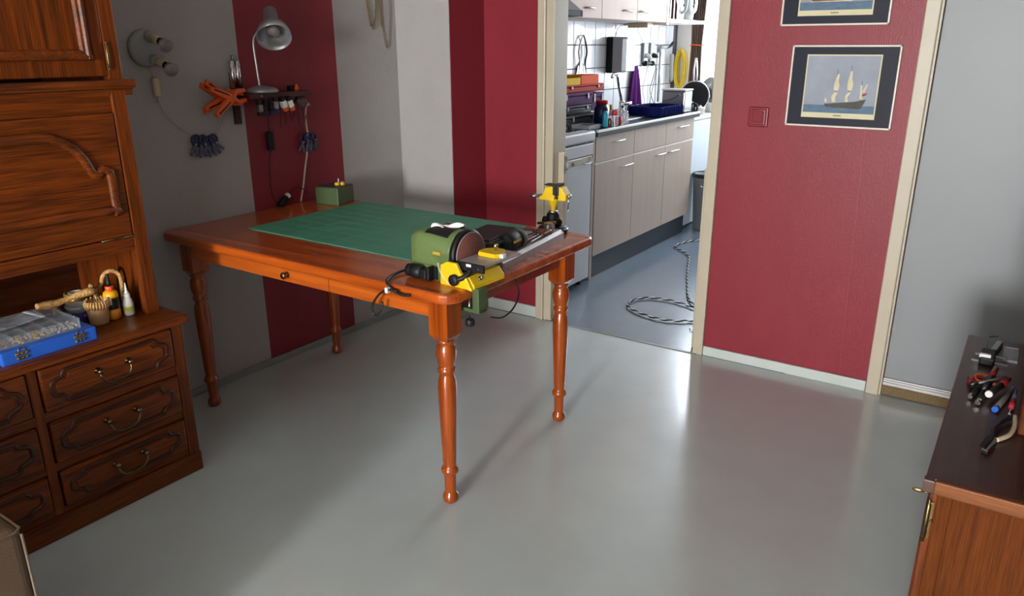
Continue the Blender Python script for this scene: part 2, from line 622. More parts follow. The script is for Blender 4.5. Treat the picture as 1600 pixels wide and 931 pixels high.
# white flush door with its frame, metal foot strip and brush
m = MB()
m.box((-.412, YB - .026, 0), (-.362, YB, 2.12), .004)
m.box((-.362, YB - .012, 0), (-.354, YB + .045, 2.08), .001, 1)
struct('trim_4', m, 'trim_paint')
struct('trim_5', MB().box((-.412, YB - .026, 2.06), (ER + .06, YB, 2.12), .004), 'trim_paint')
struct('trim_6', MB().box((ER, YB - .026, 0), (ER + .06, YB, 2.12), .004), 'trim_paint')
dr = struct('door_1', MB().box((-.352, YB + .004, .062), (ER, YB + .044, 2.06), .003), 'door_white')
m = MB()
m.box((-.352, YB - .008, .046), (ER, YB + .004, .078), .002)
m.box((-.352, YB - .014, .054), (ER, YB - .006, .062), .001, 1)
m.box((-.352, YB - .014, .067), (ER, YB - .006, .073), .001, 1)
build('foot_strip', m, 'aluminium', dr)
build('brush_strip', MB().box((-.354, YB - .010, .004), (ER, YB + .012, .046), .003), 'bristle', dr)

# kitchen shell
wk = struct('wall_kitchen_left', MB().box((XL - .12, YB2 - .02, 0), (XL, KY + .1, HC)), 'grout')
struct('wall_kitchen_right', MB().box((KXR, YB2, 0), (KXR + .12, KY + .1, HC)), 'kitchen_wall')
kx0, kx1, kz0, kz1 = -2.56, -0.95, 0.96, 2.26
m = MB()
m.box((XL - .1, KY, 0), (kx0, KY + .12, HC))
m.box((kx1, KY, 0), (KXR + .1, KY + .12, HC))
m.box((kx0, KY, 0), (kx1, KY + .12, kz0))
m.box((kx0, KY, kz1), (kx1, KY + .12, HC))
struct('wall_kitchen_far', m, 'kitchen_wall')
window('window_2', kx0, kx1, kz0, kz1, KY + .06, 2)
# wall tiles, each one a slab a little proud of the grout
ty0, tp, tz0, tq = 4.636, .157, 1.404, .1595
tm = MB().box((0, -tp / 2 + .003, -tq / 2 + .003), (.006, tp / 2 - .003, tq / 2 - .003), .0012, 1)
first = None
for j in range(-3, 2):
    for k in range(-8, 13):
        if ty0 + tp * (k + 1) > KY + .05:
            continue
        if first is None:
            first = build('tile', tm, 'tile_white', wk)
            o = first
        else:
            o = first.copy()
            COL.objects.link(o)
            o.parent = wk
        o.location = (XL + random.uniform(-.0006, .0006), ty0 + tp * (k + .5), tz0 + tq * (j + .5))
# ================================================================== the pine table
tb = thing('dining_table', 'orange-brown varnished pine table with turned legs and a drawer', 'table', (-2.02, 1.98, 0))
TX0, TX1, TY0, TY1, TZ = -2.742, -1.300, 1.596, 2.482, .722
poly = [(p[0] + (TX0 + TX1) / 2, p[1] + (TY0 + TY1) / 2) for p in rrect(TX1 - TX0, TY1 - TY0, .055, 7)]
build('tabletop', MB().prism(poly, .034, ((0, 0, TZ - .034), (1, 0, 0), (0, 1, 0), (0, 0, 1)), .010, 4), 'pine_top', tb, True)
lx0, lx1, ly0, ly1 = -2.603, -1.364, 1.650, 2.330
prof = [(.0, 0), (.018, 0), (.024, .006), (.0265, .016), (.024, .028), (.0185, .036), (.018, .042), (.0195, .10), (.021, .104),
        (.0275, .110), (.0285, .118), (.026, .125), (.021, .131), (.0205, .136), (.022, .16), (.026, .28), (.029, .37), (.0295, .405), (.027, .432),
        (.0215, .447), (.021, .453), (.0275, .458), (.0285, .466), (.025, .473), (.0225, .477), (.026, .485), (.0305, .505), (.0315, .520), (.029, .540),
        (.0235, .549), (.0265, .553), (.028, .558), (.026, .564), (.022, .567)]
hb = .035
lm = MB().lathe(prof, n=24)
bm_ = bmesh.new()
bmesh.ops.create_cube(bm_, size=1)
for v in bm_.verts:
    top = v.co.z > 0
    v.co = Vector((v.co.x * hb * 2, v.co.y * hb * 2, .691 if top else .580))
lm.frm(bm_)
# chamfered shoulder below the square block
sh = [(-hb, -hb, .580), (hb, -hb, .580), (hb, hb, .580), (-hb, hb, .580)]
sl = [(p[0] * .68, p[1] * .68, .562) for p in sh]
lm.add(sh + sl, [[0, 4, 5, 1], [1, 5, 6, 2], [2, 6, 7, 3], [3, 7, 4, 0], [4, 7, 6, 5]])
leg0 = None
for (x, y) in ((lx1, ly0), (lx1, ly1), (lx0, ly1), (lx0, ly0)):
    if leg0 is None:
        leg0 = build('leg', lm, 'pine_z', tb)
        o = leg0
    else:
        o = leg0.copy()
        COL.objects.link(o)
        o.parent = tb
    o.location = (x + 2.02, y - 1.98, 0)
az0, az1 = .636, .692
yf = ly0 - .030
gap = -1.826
build('apron', MB().box((gap + .0015, yf, az0), (lx1 - hb + .002, yf + .02, az1), .001, 1), 'pine_x', tb, True)
dw = build('drawer', MB().box((lx0 + hb - .002, yf - .001, az0), (gap - .0015, yf + .02, az1 - .004), .0015, 1), 'pine_x', tb, True)
kp = MB().lathe([(.007, 0), (.006, .010), (.0115, .017), (.0125, .022), (.009, .027), (0, .028)], (-2.022, yf - .001, .664), (0, -1, 0), 16)
build('knob', kp, 'old_brass', dw, True)
build('apron', MB().box((lx0 + hb, ly1 - .01, az0), (lx1 - hb, ly1 + .012, az1)), 'pine_x', tb, True)
build('apron', MB().box((lx1 - .012, ly0 + hb, az0), (lx1 + .012, ly1 - hb, az1)), 'pine_y', tb, True)
build('apron', MB().box((lx0 - .012, ly0 + hb, az0), (lx0 + .012, ly1 - hb, az1)), 'pine_y', tb, True)

# cutting mat with its fold line and faint printed arcs
mx0, mx1, my0, my1 = -2.497, -1.595, 1.825, 2.464
cmx = (mx0 + mx1) / 2
cm = thing('cutting_mat', 'large green cutting mat lying on the pine table', 'cutting mat', (cmx, 2.14, TZ))
build('mat_half', MB().box((mx0, my0, TZ), (cmx - .0012, my1, TZ + .003), .0008, 1), 'green_mat', cm, True)
build('mat_half', MB().box((cmx + .0012, my0, TZ), (mx1, my1, TZ + .003), .0008, 1), 'green_mat', cm, True)
pr = MB()
for (cx_, cy_, rr) in ((cmx - .16, 2.06, .07), (cmx - .16, 2.06, .055), (cmx - .16, 2.06, .035), (cmx + .12, 2.32, .05), (cmx + .12, 2.32, .035)):
    pr.tube([(cx_ + rr * math.cos(2 * math.pi * k / 40), cy_ + rr * math.sin(2 * math.pi * k / 40), TZ + .0030) for k in range(40)], .0009, 4, True, flat=.3, up=(0, 0, 1))
for k in range(1, 12):
    xx = mx0 + (mx1 - mx0) * k / 12
    if abs(xx - cmx) > .01:
        pr.box((xx - .0003, my0 + .02, TZ + .003), (xx + .0003, my1 - .02, TZ + .0032))
for k in range(1, 9):
    yy = my0 + (my1 - my0) * k / 9
    pr.box((mx0 + .02, yy - .0003, TZ + .003), (mx1 - .02, yy + .0003, TZ + .0032))
build('printed_lines', pr, 'mat_print', cm, True)

# ================================================================== disc sander at the near right corner
sd = thing('disc_sander', 'green disc sander with yellow bracket clamped to the table corner', 'sander', (-1.362, 1.694, TZ), math.radians(-2))
# local: x along the motor axis towards the disc, y away from the camera, z up
prof_a = []
H_, Rr, cyy, czz = .072, .072, .082, .078
pts = [(.004, 0), (.004, czz)]
for k in range(0, 13):
    a = math.pi - math.pi * k / 12
    pts.append((cyy + .078 * math.cos(a), czz + .072 * math.sin(a)))
pts += [(.160, 0)]
body = MB()
# loft: the housing tapers to a lower, flatter tail on the left
secs = [(-.182, .86, .010, 6.0), (-.176, .92, .003, 6.0), (-.150, .985, 0, 5.0), (-.10, 1.0, 0, 4.0), (-.055, 1.0, 0, 2.6), (-.030, 1.0, 0, 2.0), (-.022, 1.0, 0, 2.0)]
vv = []
for (x, sz, iy, ne) in secs:
    row = [(.004, 0), (.004, czz)]
    for k in range(0, 13):
        a = math.pi - math.pi * k / 12
        ca, sa = math.cos(a), math.sin(a)
        row.append((cyy + .078 * math.copysign(abs(ca) ** (2 / ne), ca), czz + .072 * abs(sa) ** (2 / ne)))
    row.append((.160, 0))
    for (y, z) in row:
        vv.append((x, y + (iy if y < cyy else -iy), z * sz if z > .05 else z))
n_ = len(row)
ff = []
for i in range(len(secs) - 1):
    for k in range(n_):
        k2 = (k + 1) % n_
        ff.append([i * n_ + k, (i + 1) * n_ + k, (i + 1) * n_ + k2, i * n_ + k2])
ff.append(list(range(n_)))
ff.append([(len(secs) - 1) * n_ + k for k in range(n_)][::-1])
body.add(vv, ff, True)
b_ = build('housing', body, 'machine_green', sd)
b_.data.polygons.foreach_set('use_smooth', [len(p.vertices) == 4 and abs(p.normal.z) < 2 and abs(p.normal.x) < .6 for p in b_.data.polygons])
build('seam_line', MB().box((-.179, .0025, .045), (-.022, .0045, .0465)), 'machine_green_dark', sd)
build('disc_guard', MB().lathe([(.074, 0), (.074, .016), (.069, .018)], (-.024, cyy, czz), (1, 0, 0), 40), 'black_plastic', sd)
ds = build('sanding_disc', MB().lathe([(.066, 0), (.067, .004), (.0655, .006), (0, .006)], (-.004, cyy, czz), (1, 0, 0), 48), 'sandpaper', sd)
build('disc_rim', MB().tube([(.0005, cyy + .067 * math.cos(2 * math.pi * k / 48), czz + .067 * math.sin(2 * math.pi * k / 48)) for k in range(48)], .0013, 6, True), 'grey_plastic', ds)
pd = MB()
a0, a1 = math.radians(72), math.radians(140)
ang = [a0 + (a1 - a0) * k / 8 for k in range(9)]
def shell(x, a):
    for q in range(len(secs) - 1):
        if secs[q][0] <= x <= secs[q + 1][0]:
            t = (x - secs[q][0]) / (secs[q + 1][0] - secs[q][0])
            rows_ = []
            for sec in (secs[q], secs[q + 1]):
                ca, sa = math.cos(a), math.sin(a)
                rows_.append((cyy + .078 * math.copysign(abs(ca) ** (2 / sec[3]), ca), (czz + .072 * abs(sa) ** (2 / sec[3])) * sec[1]))
            return [rows_[0][c] * (1 - t) + rows_[1][c] * t for c in (0, 1)]
xs_ = [-.125, -.112, -.100, -.078, -.055, -.042]
ang = [math.radians(64 + 72 * k / 12) for k in range(13)]
vv = []
for x in xs_:
    for a in ang:
        y, z = shell(x, a)
        vv.append((x, y, z + .0022))
pd.add(vv, [[i * 13 + k, i * 13 + k + 1, (i + 1) * 13 + k + 1, (i + 1) * 13 + k] for i in range(len(xs_) - 1) for k in range(12)], True)
build('top_pad', pd, 'black_plastic', sd)
lb = build('maker_label', MB().box((-.083, .0008, .082), (-.053, .0045, .0905)), 'label_yellow', sd)
fc = bpy.data.curves.new('lettering', 'FONT')
fc.body = 'PROXXON'
fc.size = .0062
fc.align_x = 'CENTER'
fo = bpy.data.objects.new('lettering', fc)
COL.objects.link(fo)
bpy.context.view_layer.update()
me_ = bpy.data.meshes.new_from_object(fo.evaluated_get(bpy.context.evaluated_depsgraph_get()))
bpy.data.objects.remove(fo)
me_.materials.clear()
me_.materials.append(MAT['machine_olive'])
lt = bpy.data.objects.new('lettering', me_)
COL.objects.link(lt)
lt.parent = lb
lt.location = (-.068, .0005, .0842)
lt.rotation_euler = (math.radians(90), 0, 0)
# dust port: black ribbed sleeve low on the front
dp = MB().lathe([(.015, 0), (.0195, .002), (.0205, .018), (.0195, .02), (.0215, .022), (.0215, .050), (.0185, .054), (.0165, .060)], (-.172, -.014, .023), (1, 0, 0), 24)
dp.box((-.112, -.030, .008), (-.088, .004, .036), .003)
dp.box((-.088, -.026, .002), (-.078, .006, .046), .002)
build('dust_port', dp, 'black_plastic', sd)
build('socket_recess', MB().box((-.078, -.001, .004), (-.066, .0052, .044)), 'black_plastic', sd)
# yellow bracket: cheek plate with scale, and a trough reaching along the table edge
ck = [(-.040, .0), (-.038, .060), (-.014, .073), (.022, .073), (.038, .046), (.060, .034), (.079, .002), (.079, -.003), (.060, 0)]
br = build('bracket', MB().prism(ck, .012, ((0, -.016, 0), (1, 0, 0), (0, 0, 1), (0, 1, 0)), .002), 'machine_yellow', sd)
tr = [(.004, .000), (.004, .020), (.022, .038), (.060, .036), (.080, .012), (.080, .000)]
build('trough', MB().prism(tr, .150, ((0, -.004, 0), (1, 0, 0), (0, 0, 1), (0, 1, 0)), .002), 'machine_yellow', sd)
sc_ = MB()
for k in range(22):
    a = math.radians(186 + 62 * k / 21)
    c_, s_ = math.cos(a), math.sin(a)
    cx_, cz_ = .022, .070
    sc_.tube([(cx_ + .066 * c_, -.0164, cz_ + .066 * s_), (cx_ + .072 * c_, -.0164, cz_ + .072 * s_)], .0011, 4)
build('angle_scale', sc_, 'white_plastic', br)
build('bolt', MB().lathe([(.006, 0), (.006, .003), (.0035, .003), (.0035, .0045), (0, .0045)], (.071, .035, .024), (.8, 0, .6), 16), 'steel', sd)
# work table with black end plate, swivel arm and knob
wt = build('work_plate', MB().box((.006, .014, .066), (.106, .196, .074), .0012, 1), 'aluminium', sd)
ep = MB().box((.004, .004, .050), (.108, .014, .074), .001, 1)
build('end_plate', ep, 'black_plastic', wt)
for xx in (.022, .090):
    build('screw', MB().lathe([(.0025, 0), (.0025, .001), (0, .0012)], (xx, .004, .062), (0, -1, 0), 10), 'steel', wt)
build('stop_tab', MB().box((.046, .0015, .064), (.064, .005, .0725), .001, 1), 'white_plastic', wt)
arm = MB().tube([(.060, .006, .054), (.056, -.006, .042), (.044, -.018, .032), (.024, -.024, .026)], .008, 8, smooth_n=5)
arm.lathe([(.0165, 0), (.0175, .003), (.0175, .012), (.014, .015), (0, .015)], (.020, -.017, .024), (0, -1, 0), 18)
build('swivel_arm', arm, 'black_plastic', sd)
mg = MB()
half = [(.014 + .0, .02)] 
sem = [(.062, .086), (.034, .072)]
for k in range(0, 11):
    a = math.radians(200 - 150 * k / 10)
    sem.append((.050 + .040 * math.cos(a), .112 + .030 * math.sin(a)))
mg.prism([(.014, .104), (.024, .088), (.086, .088), (.098, .104), (.096, .132), (.070, .160), (.038, .160), (.014, .132)], .014, ((0, 0, .0741), (1, 0, 0), (0, 1, 0), (0, 0, 1)), .003)
mi = build('mitre_gauge', mg, 'machine_yellow', sd)
build('clamp_knob', MB().lathe([(.003, 0), (.003, .006), (.007, .008), (.007, .018), (.005, .020), (0, .020)], (.060, .128, .088), (0, 0, 1), 14), 'chrome', mi)
build('gauge_stop', MB().box((.094, .100, .075), (.108, .118, .088), .002), 'white_plastic', mi)
# screw clamp under the corner
cl = MB()
cl.box((.066, .004, -.076), (.090, .046, .001), .0015)
cl.box((.022, .006, -.078), (.090, .042, -.066), .003)
build('clamp', cl, 'machine_green_dark', sd)
cs = build('clamp_screw', MB().cyl((.040, .022, -.108), (.040, .022, -.0345), .0034, n=10), 'steel', sd)
kn = MB().lathe([(.011, 0), (.0135, .002), (.0135, .018), (.011, .022), (0, .022)], (.040, .022, -.128), (0, 0, 1), 18)
for k in range(14):
    a = 2 * math.pi * k / 14
    kn.box((.040 + .0125 * math.cos(a) - .0012, .022 + .0125 * math.sin(a) - .0012, -.126), (.040 + .0135 * math.cos(a) + .0012, .022 + .0135 * math.sin(a) + .0012, -.110))
build('screw_knob', kn, 'black_rubber', sd)
# power lead of the sander
pts = [(-1.552, 1.748, .734), (-1.572, 1.700, .730), (-1.570, 1.650, .728), (-1.553, 1.610, .727), (-1.535, 1.590, .724), (-1.515, 1.586, .712), (-1.496, 1.586, .704), (-1.471, 1.586, .700), (-1.445, 1.588, .703)]
ld = thing('power_lead', 'black cable draped over the front edge of the pine table beside the sander', 'cable', (-1.54, 1.588, .66))
build('lead', MB().tube(pts, .0044, 8, smooth_n=8), 'black_rubber', ld, True)
pts = [(-1.485, 1.578, .710), (-1.520, 1.576, .709), (-1.556, 1.576, .690), (-1.585, 1.578, .656), (-1.595, 1.580, .627), (-1.585, 1.582, .615), (-1.570, 1.583, .624), (-1.558, 1.584, .640), (-1.556, 1.586, .664)]
build('loose_loop', MB().tube(pts, .0036, 8, smooth_n=8), 'black_rubber', ld, True)
build('white_clip', MB().box((-1.528, 1.569, .700), (-1.517, 1.584, .717), .002), 'white_plastic', ld, True)
pts = [(-1.20, 1.86, .70), (-1.25, 1.84, .63), (-1.31, 1.83, .588), (-1.345, 1.82, .575)]
single('hanging_cable', MB().tube([(-1.316, 1.95, .684), (-1.285, 1.93, .65), (-1.272, 1.88, .615), (-1.272, 1.82, .60), (-1.278, 1.765, .615)], .0028, 8, smooth_n=8), 'black_rubber', 'thin black cable looping below the table edge behind the sander clamp', 'cable', (-1.29, 1.86, .59))
# crumpled tissue on the sander
ts = MB()
nu, nv = 25, 9
vv = []
for i in range(nu):
    for j in range(nv):
        u, v = i / (nu - 1), j / (nv - 1)
        x = -.050 + .100 * u
        wdt = .034 - .016 * u
        y = -.014 + wdt * v + .022 * u + .004 * math.sin(u * 9)
        z = .003 + .007 * math.sin(v * math.pi) * (1 + .5 * math.sin(u * 11)) + .004 * math.sin(u * 7 + v * 5) + .016 * max(0, u - .7) * (1 + v)
        vv.append((x, y, z))
ff = [[i * nv + j, (i + 1) * nv + j, (i + 1) * nv + j + 1, i * nv + j + 1] for i in range(nu - 1) for j in range(nv - 1)]
ts.add(vv, ff, True)
tq_ = single('paper_tissue', ts, 'tissue', 'crumpled white paper tissue on top of the green disc sander', 'tissue')
tq_.location = (-1.440, 1.766, TZ + .148)
tq_.rotation_euler = (0, 0, math.radians(12))
so = tq_.modifiers.new('thickness', 'SOLIDIFY')
so.thickness = .0015

# ================================================================== small lathe along the right edge
LAX, LAY = -1.322, 1.895
la = thing('bench_lathe', 'small wood lathe with grey aluminium bed on the right side of the table', 'lathe', (LAX, LAY, TZ), math.radians(7))
# local: y along the bed, x to the right
bed = MB()
bp_ = [(-.075, 0), (0, 0), (0, .024), (-.012, .034), (-.030, .034), (-.030, .026), (-.045, .026), (-.045, .034), (-.063, .034), (-.075, .024)]
build('bed', MB().prism(bp_, .480, ((0, 0, 0), (1, 0, 0), (0, 0, 1), (0, 1, 0)), .0015, 1), 'aluminium', la)
build('bed_end', MB().box((-.074, .480, .001), (-.001, .483, .032)), 'black_plastic', la)
hs = build('headstock', MB().box((-.19, .02, .002), (-.060, .235, .082), .006), 'machine_olive', la)
build('top_cover', MB().box((-.186, .025, .0815), (-.064, .232, .087), .003), 'black_plastic', hs)
build('side_rail', MB().box((-.060, .04, .064), (-.050, .235, .074), .002), 'machine_green_dark', hs)
build('motor', MB().lathe([(.030, 0), (.033, .004), (.033, .085), (.028, .09)], (-.052, .10, .058), (0, 1, 0), 24), 'black_plastic', hs)
build('rating_label', MB().box((-.022, .112, .062), (-.018, .165, .069)), 'label_yellow', hs)
build('face_plate', MB().lathe([(.034, 0), (.036, .002), (.036, .008), (.010, .010), (.010, .016), (0, .016)], (-.047, .192, .058), (0, 1, 0), 28), 'machine_olive', la)
build('spindle_wheel', MB().lathe([(.012, 0), (.017, .004), (.017, .014), (.010, .018), (0, .018)], (-.045, .214, .066), (0, 1, 0), 18), 'sandpaper', la)
rs = MB().box((-.050, .408, .034), (-.014, .430, .070), .002)
ts_ = build('tail_stock', rs, 'steel', la)
build('clamp_lever', MB().cyl((-.078, .416, .064), (-.008, .420, .072), .005, n=12), 'brass', la)
build('tail_plate', MB().box((-.034, .400, .035), (-.028, .4075, .062), .001, 1), 'white_plastic', la)
build('tool_rest', MB().box((-.115, .31, .040), (-.070, .36, .046), .002).box((-.116, .308, .036), (-.112, .362, .050), .001, 1), 'aluminium', la)
def chisel(name, x, y0, L_, hlen, lbl, tilt=0):
    o = thing(name, lbl, 'chisel', (0, 0, 0), 0, 'turning chisels')
    build('blade', MB().box((-.0035, 0, -.0018), (.0035, L_ - hlen + .01, .0018), .001, 1).cyl((0, L_ - hlen - .01, 0), (0, L_ - hlen + .004, 0), .005, n=10), 'steel', o)
    build('handle', MB().lathe([(.005, 0), (.0075, .012), (.006, .03), (.0085, .06), (.008, hlen - .01), (.004, hlen)], (0, L_ - hlen, 0), (0, 1, 0), 14), 'handle_wood', o)
    c7, s7 = math.cos(math.radians(7)), math.sin(math.radians(7))
    o.location = (LAX + x * c7 - y0 * s7, LAY + x * s7 + y0 * c7, TZ + .047)
    o.rotation_euler = (0, 0, math.radians(7) + tilt)
    return o
chisel('turning_chisel', -.008, .215, .185, .085, 'turning chisel lying nearest the table edge on the lathe bed', .05)
chisel('turning_chisel', -.030, .220, .175, .08, 'turning chisel lying in the middle of the lathe bed', .0)
chisel('turning_chisel', -.052, .222, .17, .07, 'turning chisel lying innermost on the lathe bed beside the tool rest', -.06)

# ================================================================== bench vise
vz = thing('bench_vise', 'yellow and black ball-joint bench vise at the back corner of the table', 'vise', (-1.470, 2.440, TZ + .0005), math.radians(4))
bs = MB().lathe([(.054, 0), (.058, .004), (.058, .014), (.053, .022), (.034, .026), (0, .026)], n=36)
build('suction_base', bs, 'black_rubber', vz)
build('base_lip', MB().tube([(.0565 * math.cos(2 * math.pi * k / 40), .0565 * math.sin(2 * math.pi * k / 40), .016) for k in range(40)], .0022, 6, True), 'chrome', vz)
bl = MB().lathe([(.034, .024), (.030, .04), (.024, .07), (.021, .076), (0, .08)], n=24)
bl.lathe([(.014, 0), (.016, .004), (.016, .018), (.012, .022), (0, .022)], (.018, -.012, .044), (1, -.3, 0), 16)
bl.lathe([(.010, 0), (.012, .004), (.012, .018), (0, .020)], (-.020, -.006, .046), (-1, 0, .1), 14)
build('ball_housing', bl, 'black_plastic', vz)
build('collar', MB().lathe([(.017, 0), (.019, .003), (.017, .008), (0, .009)], (0, 0, .075), n=20), 'chrome', vz)
nk = MB().lathe([(.009, .080), (.0085, .095), (.013, .104), (.020, .122), (.026, .130)], n=20)
build('stem', nk, 'machine_yellow', vz)
jw = [(-.050, .124), (-.052, .134), (-.034, .146), (-.024, .174), (.014, .180), (.014, .124)]
build('fixed_jaw', MB().prism(jw, .044, ((0, -.022, 0), (1, 0, 0), (0, 0, 1), (0, 1, 0)), .003), 'machine_yellow', vz)
mj = [(.030, .126), (.030, .180), (.044, .176), (.062, .150), (.062, .128)]
build('moving_jaw', MB().prism(mj, .044, ((0, -.022, 0), (1, 0, 0), (0, 0, 1), (0, 1, 0)), .003), 'machine_yellow', vz)
pdm = MB().box((.008, -.024, .146), (.021, .024, .186), .002).box((.0225, -.024, .146), (.034, .024, .188), .002).box((-.030, -.018, .179), (.014, .018, .184), .002)
pdm.cyl((-.01, 0, .138), (.034, 0, .138), .009, n=12)
build('jaw_pad', pdm, 'black_rubber', vz)
build('spindle', MB().lathe([(.006, 0), (.006, .03), (.009, .032), (.007, .045), (.003, .060), (0, .062)], (-.046, 0, .136), (-1, 0, -.12), 12), 'steel', vz)
hd = MB().lathe([(.008, 0), (.009, .004), (.009, .010), (0, .012)], (.062, 0, .142), (1, 0, 0), 12)
hd.cyl((.067, -.004, .150), (.065, -.006, .092), .0022, n=8)
hd.sphere((.065, -.006, .090), .004, 10)
build('tommy_bar', hd, 'chrome', vz)
single('wooden_offcut', MB().box((-1.565, 2.395, TZ + .003), (-1.525, 2.470, TZ + .028), .002), 'mahogany', 'small dark wooden block beside the foot of the yellow vise', 'block', (-1.545, 2.43, TZ + .003)) if False else None
blk = MB().prism([(-1.66, 2.31), (-1.50, 2.356), (-1.512, 2.396), (-1.67, 2.342)], .012, ((0, 0, TZ + .003), (1, 0, 0), (0, 1, 0), (0, 0, 1)), .003)
single('metal_file', blk, 'black_plastic', 'flat black tool lying on the mat in front of the yellow vise', 'tool', (-1.5, 2.34, TZ + .003))
sq = MB().box((-1.555, 2.155, TZ), (-1.545, 2.235, TZ + .012), .001, 1).box((-1.545, 2.225, TZ + .003), (-1.470, 2.238, TZ + .006), .001, 1)
single('try_square', sq, 'steel', 'small steel try square lying beside the lathe bed', 'square', (-1.54, 2.2, TZ))

# ================================================================== transformer box, plug and leads at the back of the table
gx = thing('transformer_box', 'small green metal power box at the back left of the table', 'power box', (-2.600, 2.385, TZ), math.radians(12))
gb = build('case', MB().box((-.060, -.060, 0), (.060, .066, .076), .003), 'machine_green_dark', gx)
build('lid', MB().box((-.058, -.058, .0745), (.058, .064, .079), .002), 'machine_olive', gx)
tw = MB()
for (x, y, r_) in ((.012, .01, .012), (.034, .02, .010), (.022, .034, .011)):
    tw.lathe([(r_, .078), (r_, .088), (r_ * .6, .092), (0, .092)], (x, y, 0), n=12)
build('terminal', tw, 'label_yellow', gx)
build('terminal_pin', MB().cyl((.018, .012, .09), (.018, .012, .108), .0025, n=8), 'white_plastic', gx)
# ================================================================== left oak wall unit
wu = thing('wall_unit', 'tall carved dark oak cabinet with drawers, open niche and flap door', 'cabinet', (-2.50, .62, 0))
CY0, CY1 = -.10, 1.322
FX = -2.212
UF = -2.292
# lower carcass
m = MB()
m.box((XL + .002, CY0, .002), (FX - .0305, CY1 - .0005, .545), .001, 1)
build('lower_body', m, 'oak_z', wu, True)
build('plinth', MB().box((FX - .03, CY0, 0), (FX + .006, CY1 + .002, .070), .004), 'oak_y', wu, True)
build('stile', MB().box((FX - .03, 1.284, .07), (FX, CY1, .545), .002), 'oak_z', wu, True)
cols = [(.874, 1.280), (.432, .838), (-.010, .396)]
for (a, b) in ((.838, .874), (.396, .432), (CY0 + .01, -.010)):
    build('stile', MB().box((FX - .03, a + .004, .07), (FX - .004, b - .004, .545), .003), 'oak_z', wu, True)
for (z0, z1) in ((.068, .090), (.208, .236), (.368, .400), (.534, .547)):
    build('rail', MB().box((FX - .03, CY0 + .02, z0), (FX - .006, 1.286, z1), .003), 'oak_y', wu, True)
rows = [(.402, .533), (.238, .366), (.092, .206)]
def cartouche(w_, h_):
    """one closed outline with scooped shoulders, centred on 0"""
    a, b = w_ / 2, h_ / 2
    q = [(a, 0), (a, b * .30), (a - .012, b * .52), (a - .030, b * .62), (a - .040, b * .98), (a - .060, b)]
    top = q + [(0, b)] + [(-x, y) for (x, y) in q[::-1]]
    return top + [(x, -y) for (x, y) in top[::-1][1:-1]]
for (a, b) in cols:
    for (z0, z1) in rows:
        d_ = build('drawer', MB().box((FX - .022, a, z0), (FX + .004, b, z1), .005), 'oak_y', wu, True)
        cy_, cz_ = (a + b) / 2, (z0 + z1) / 2
        out = cartouche((b - a) - .05, (z1 - z0) - .036)
        build('moulding', MB().tube([(FX + .004, cy_ + p[0], cz_ + p[1]) for p in out], .0062, 8, True, 3, flat=.8, up=(1, 0, 0)), 'oak_dark', d_, True)
        inn = cartouche((b - a) - .075, (z1 - z0) - .058)
        build('raised_field', MB().prism(inn, .004, ((FX + .003, cy_, cz_), (0, 1, 0), (0, 0, 1), (1, 0, 0)), .002), 'oak_y', d_, True)
        h_ = MB()
        for s_ in (-1, 1):
            h_.lathe([(.009, 0), (.010, .003), (.005, .006), (.0045, .014), (.008, .018), (.008, .024), (0, .027)], (FX + .006, cy_ + s_ * .047, cz_ + .012), (1, 0, 0), 14)
        bail = [(0, -.047, .010), (.004, -.046, -.006), (.006, -.036, -.020), (.007, -.020, -.026), (.008, 0, -.028), (.007, .020, -.026), (.006, .036, -.020), (.004, .046, -.006), (0, .047, .010)]
        h_.tube([(FX + .024 + p[0], cy_ + p[1], cz_ + p[2]) for p in bail], .0034, 8, smooth_n=4, rf=lambda t: .8 + .5 * abs(math.sin(t * math.pi * 4)))
        build('handle', h_, 'old_brass', d_, True)
build('counter_top', MB().box((XL + .002, CY0, .546), (FX + .034, CY1 + .012, .574), .009, 3), 'oak_y', wu, True)
# upper carcass
build('side_panel', MB().box((XL + .002, 1.278, .574), (UF - .025, 1.300, 2.10), .001, 1), 'oak_z', wu, True)
build('side_panel', MB().box((XL + .002, CY0, .574), (UF, CY0 + .022, 2.10), .002), 'oak_z', wu, True)
build('back_panel', MB().box((XL + .002, CY0 + .02, .574), (XL + .012, 1.28, 2.10)), 'oak_dark', wu, True)
build('niche_ceiling', MB().box((XL + .012, CY0 + .02, .826), (UF - .02, 1.278, .844), .002), 'oak_y', wu, True)
build('stile', MB().box((UF - .024, 1.256, .574), (UF + .003, 1.3005, 2.10), .003), 'oak_z', wu, True)
build('rail', MB().box((UF - .022, CY0 + .02, .790), (UF - .002, 1.257, .836), .004), 'oak_y', wu, True)
fl = build('flap_door', MB().box((UF - .018, .440, .840), (UF + .002, 1.252, 1.212), .003), 'oak_y', wu, True)
ar = [(1.168, .928), (1.206, .922), (1.214, .930), (1.214, 1.030), (1.206, 1.046), (1.190, 1.050), (1.176, 1.038), (1.160, 1.048), (1.140, 1.092), (1.108, 1.130), (1.066, 1.152), (1.010, 1.158)]
cyf = .846
arch_pts = [(y, z) for (y, z) in ar] + [(2 * cyf - y, z) for (y, z) in ar[::-1]]
arch_pts = [p for p in arch_pts]
build('moulding', MB().tube([(UF + .003, y, z) for (y, z) in arch_pts], .014, 10, True, 4, flat=.7, up=(1, 0, 0)), 'oak_y', fl, True)
build('flap_hinge', MB().cyl((UF + .004, 1.150, .838), (UF + .004, 1.250, .838), .004, n=10), 'old_brass', fl, True)
build('flap_door', MB().box((UF - .018, CY0 + .022, .840), (UF + .002, .436, 1.212), .003), 'oak_y', wu, True)
build('rail', MB().box((UF - .022, CY0 + .02, 1.212), (UF - .008, 1.257, 1.282), .003), 'oak_y', wu, True)
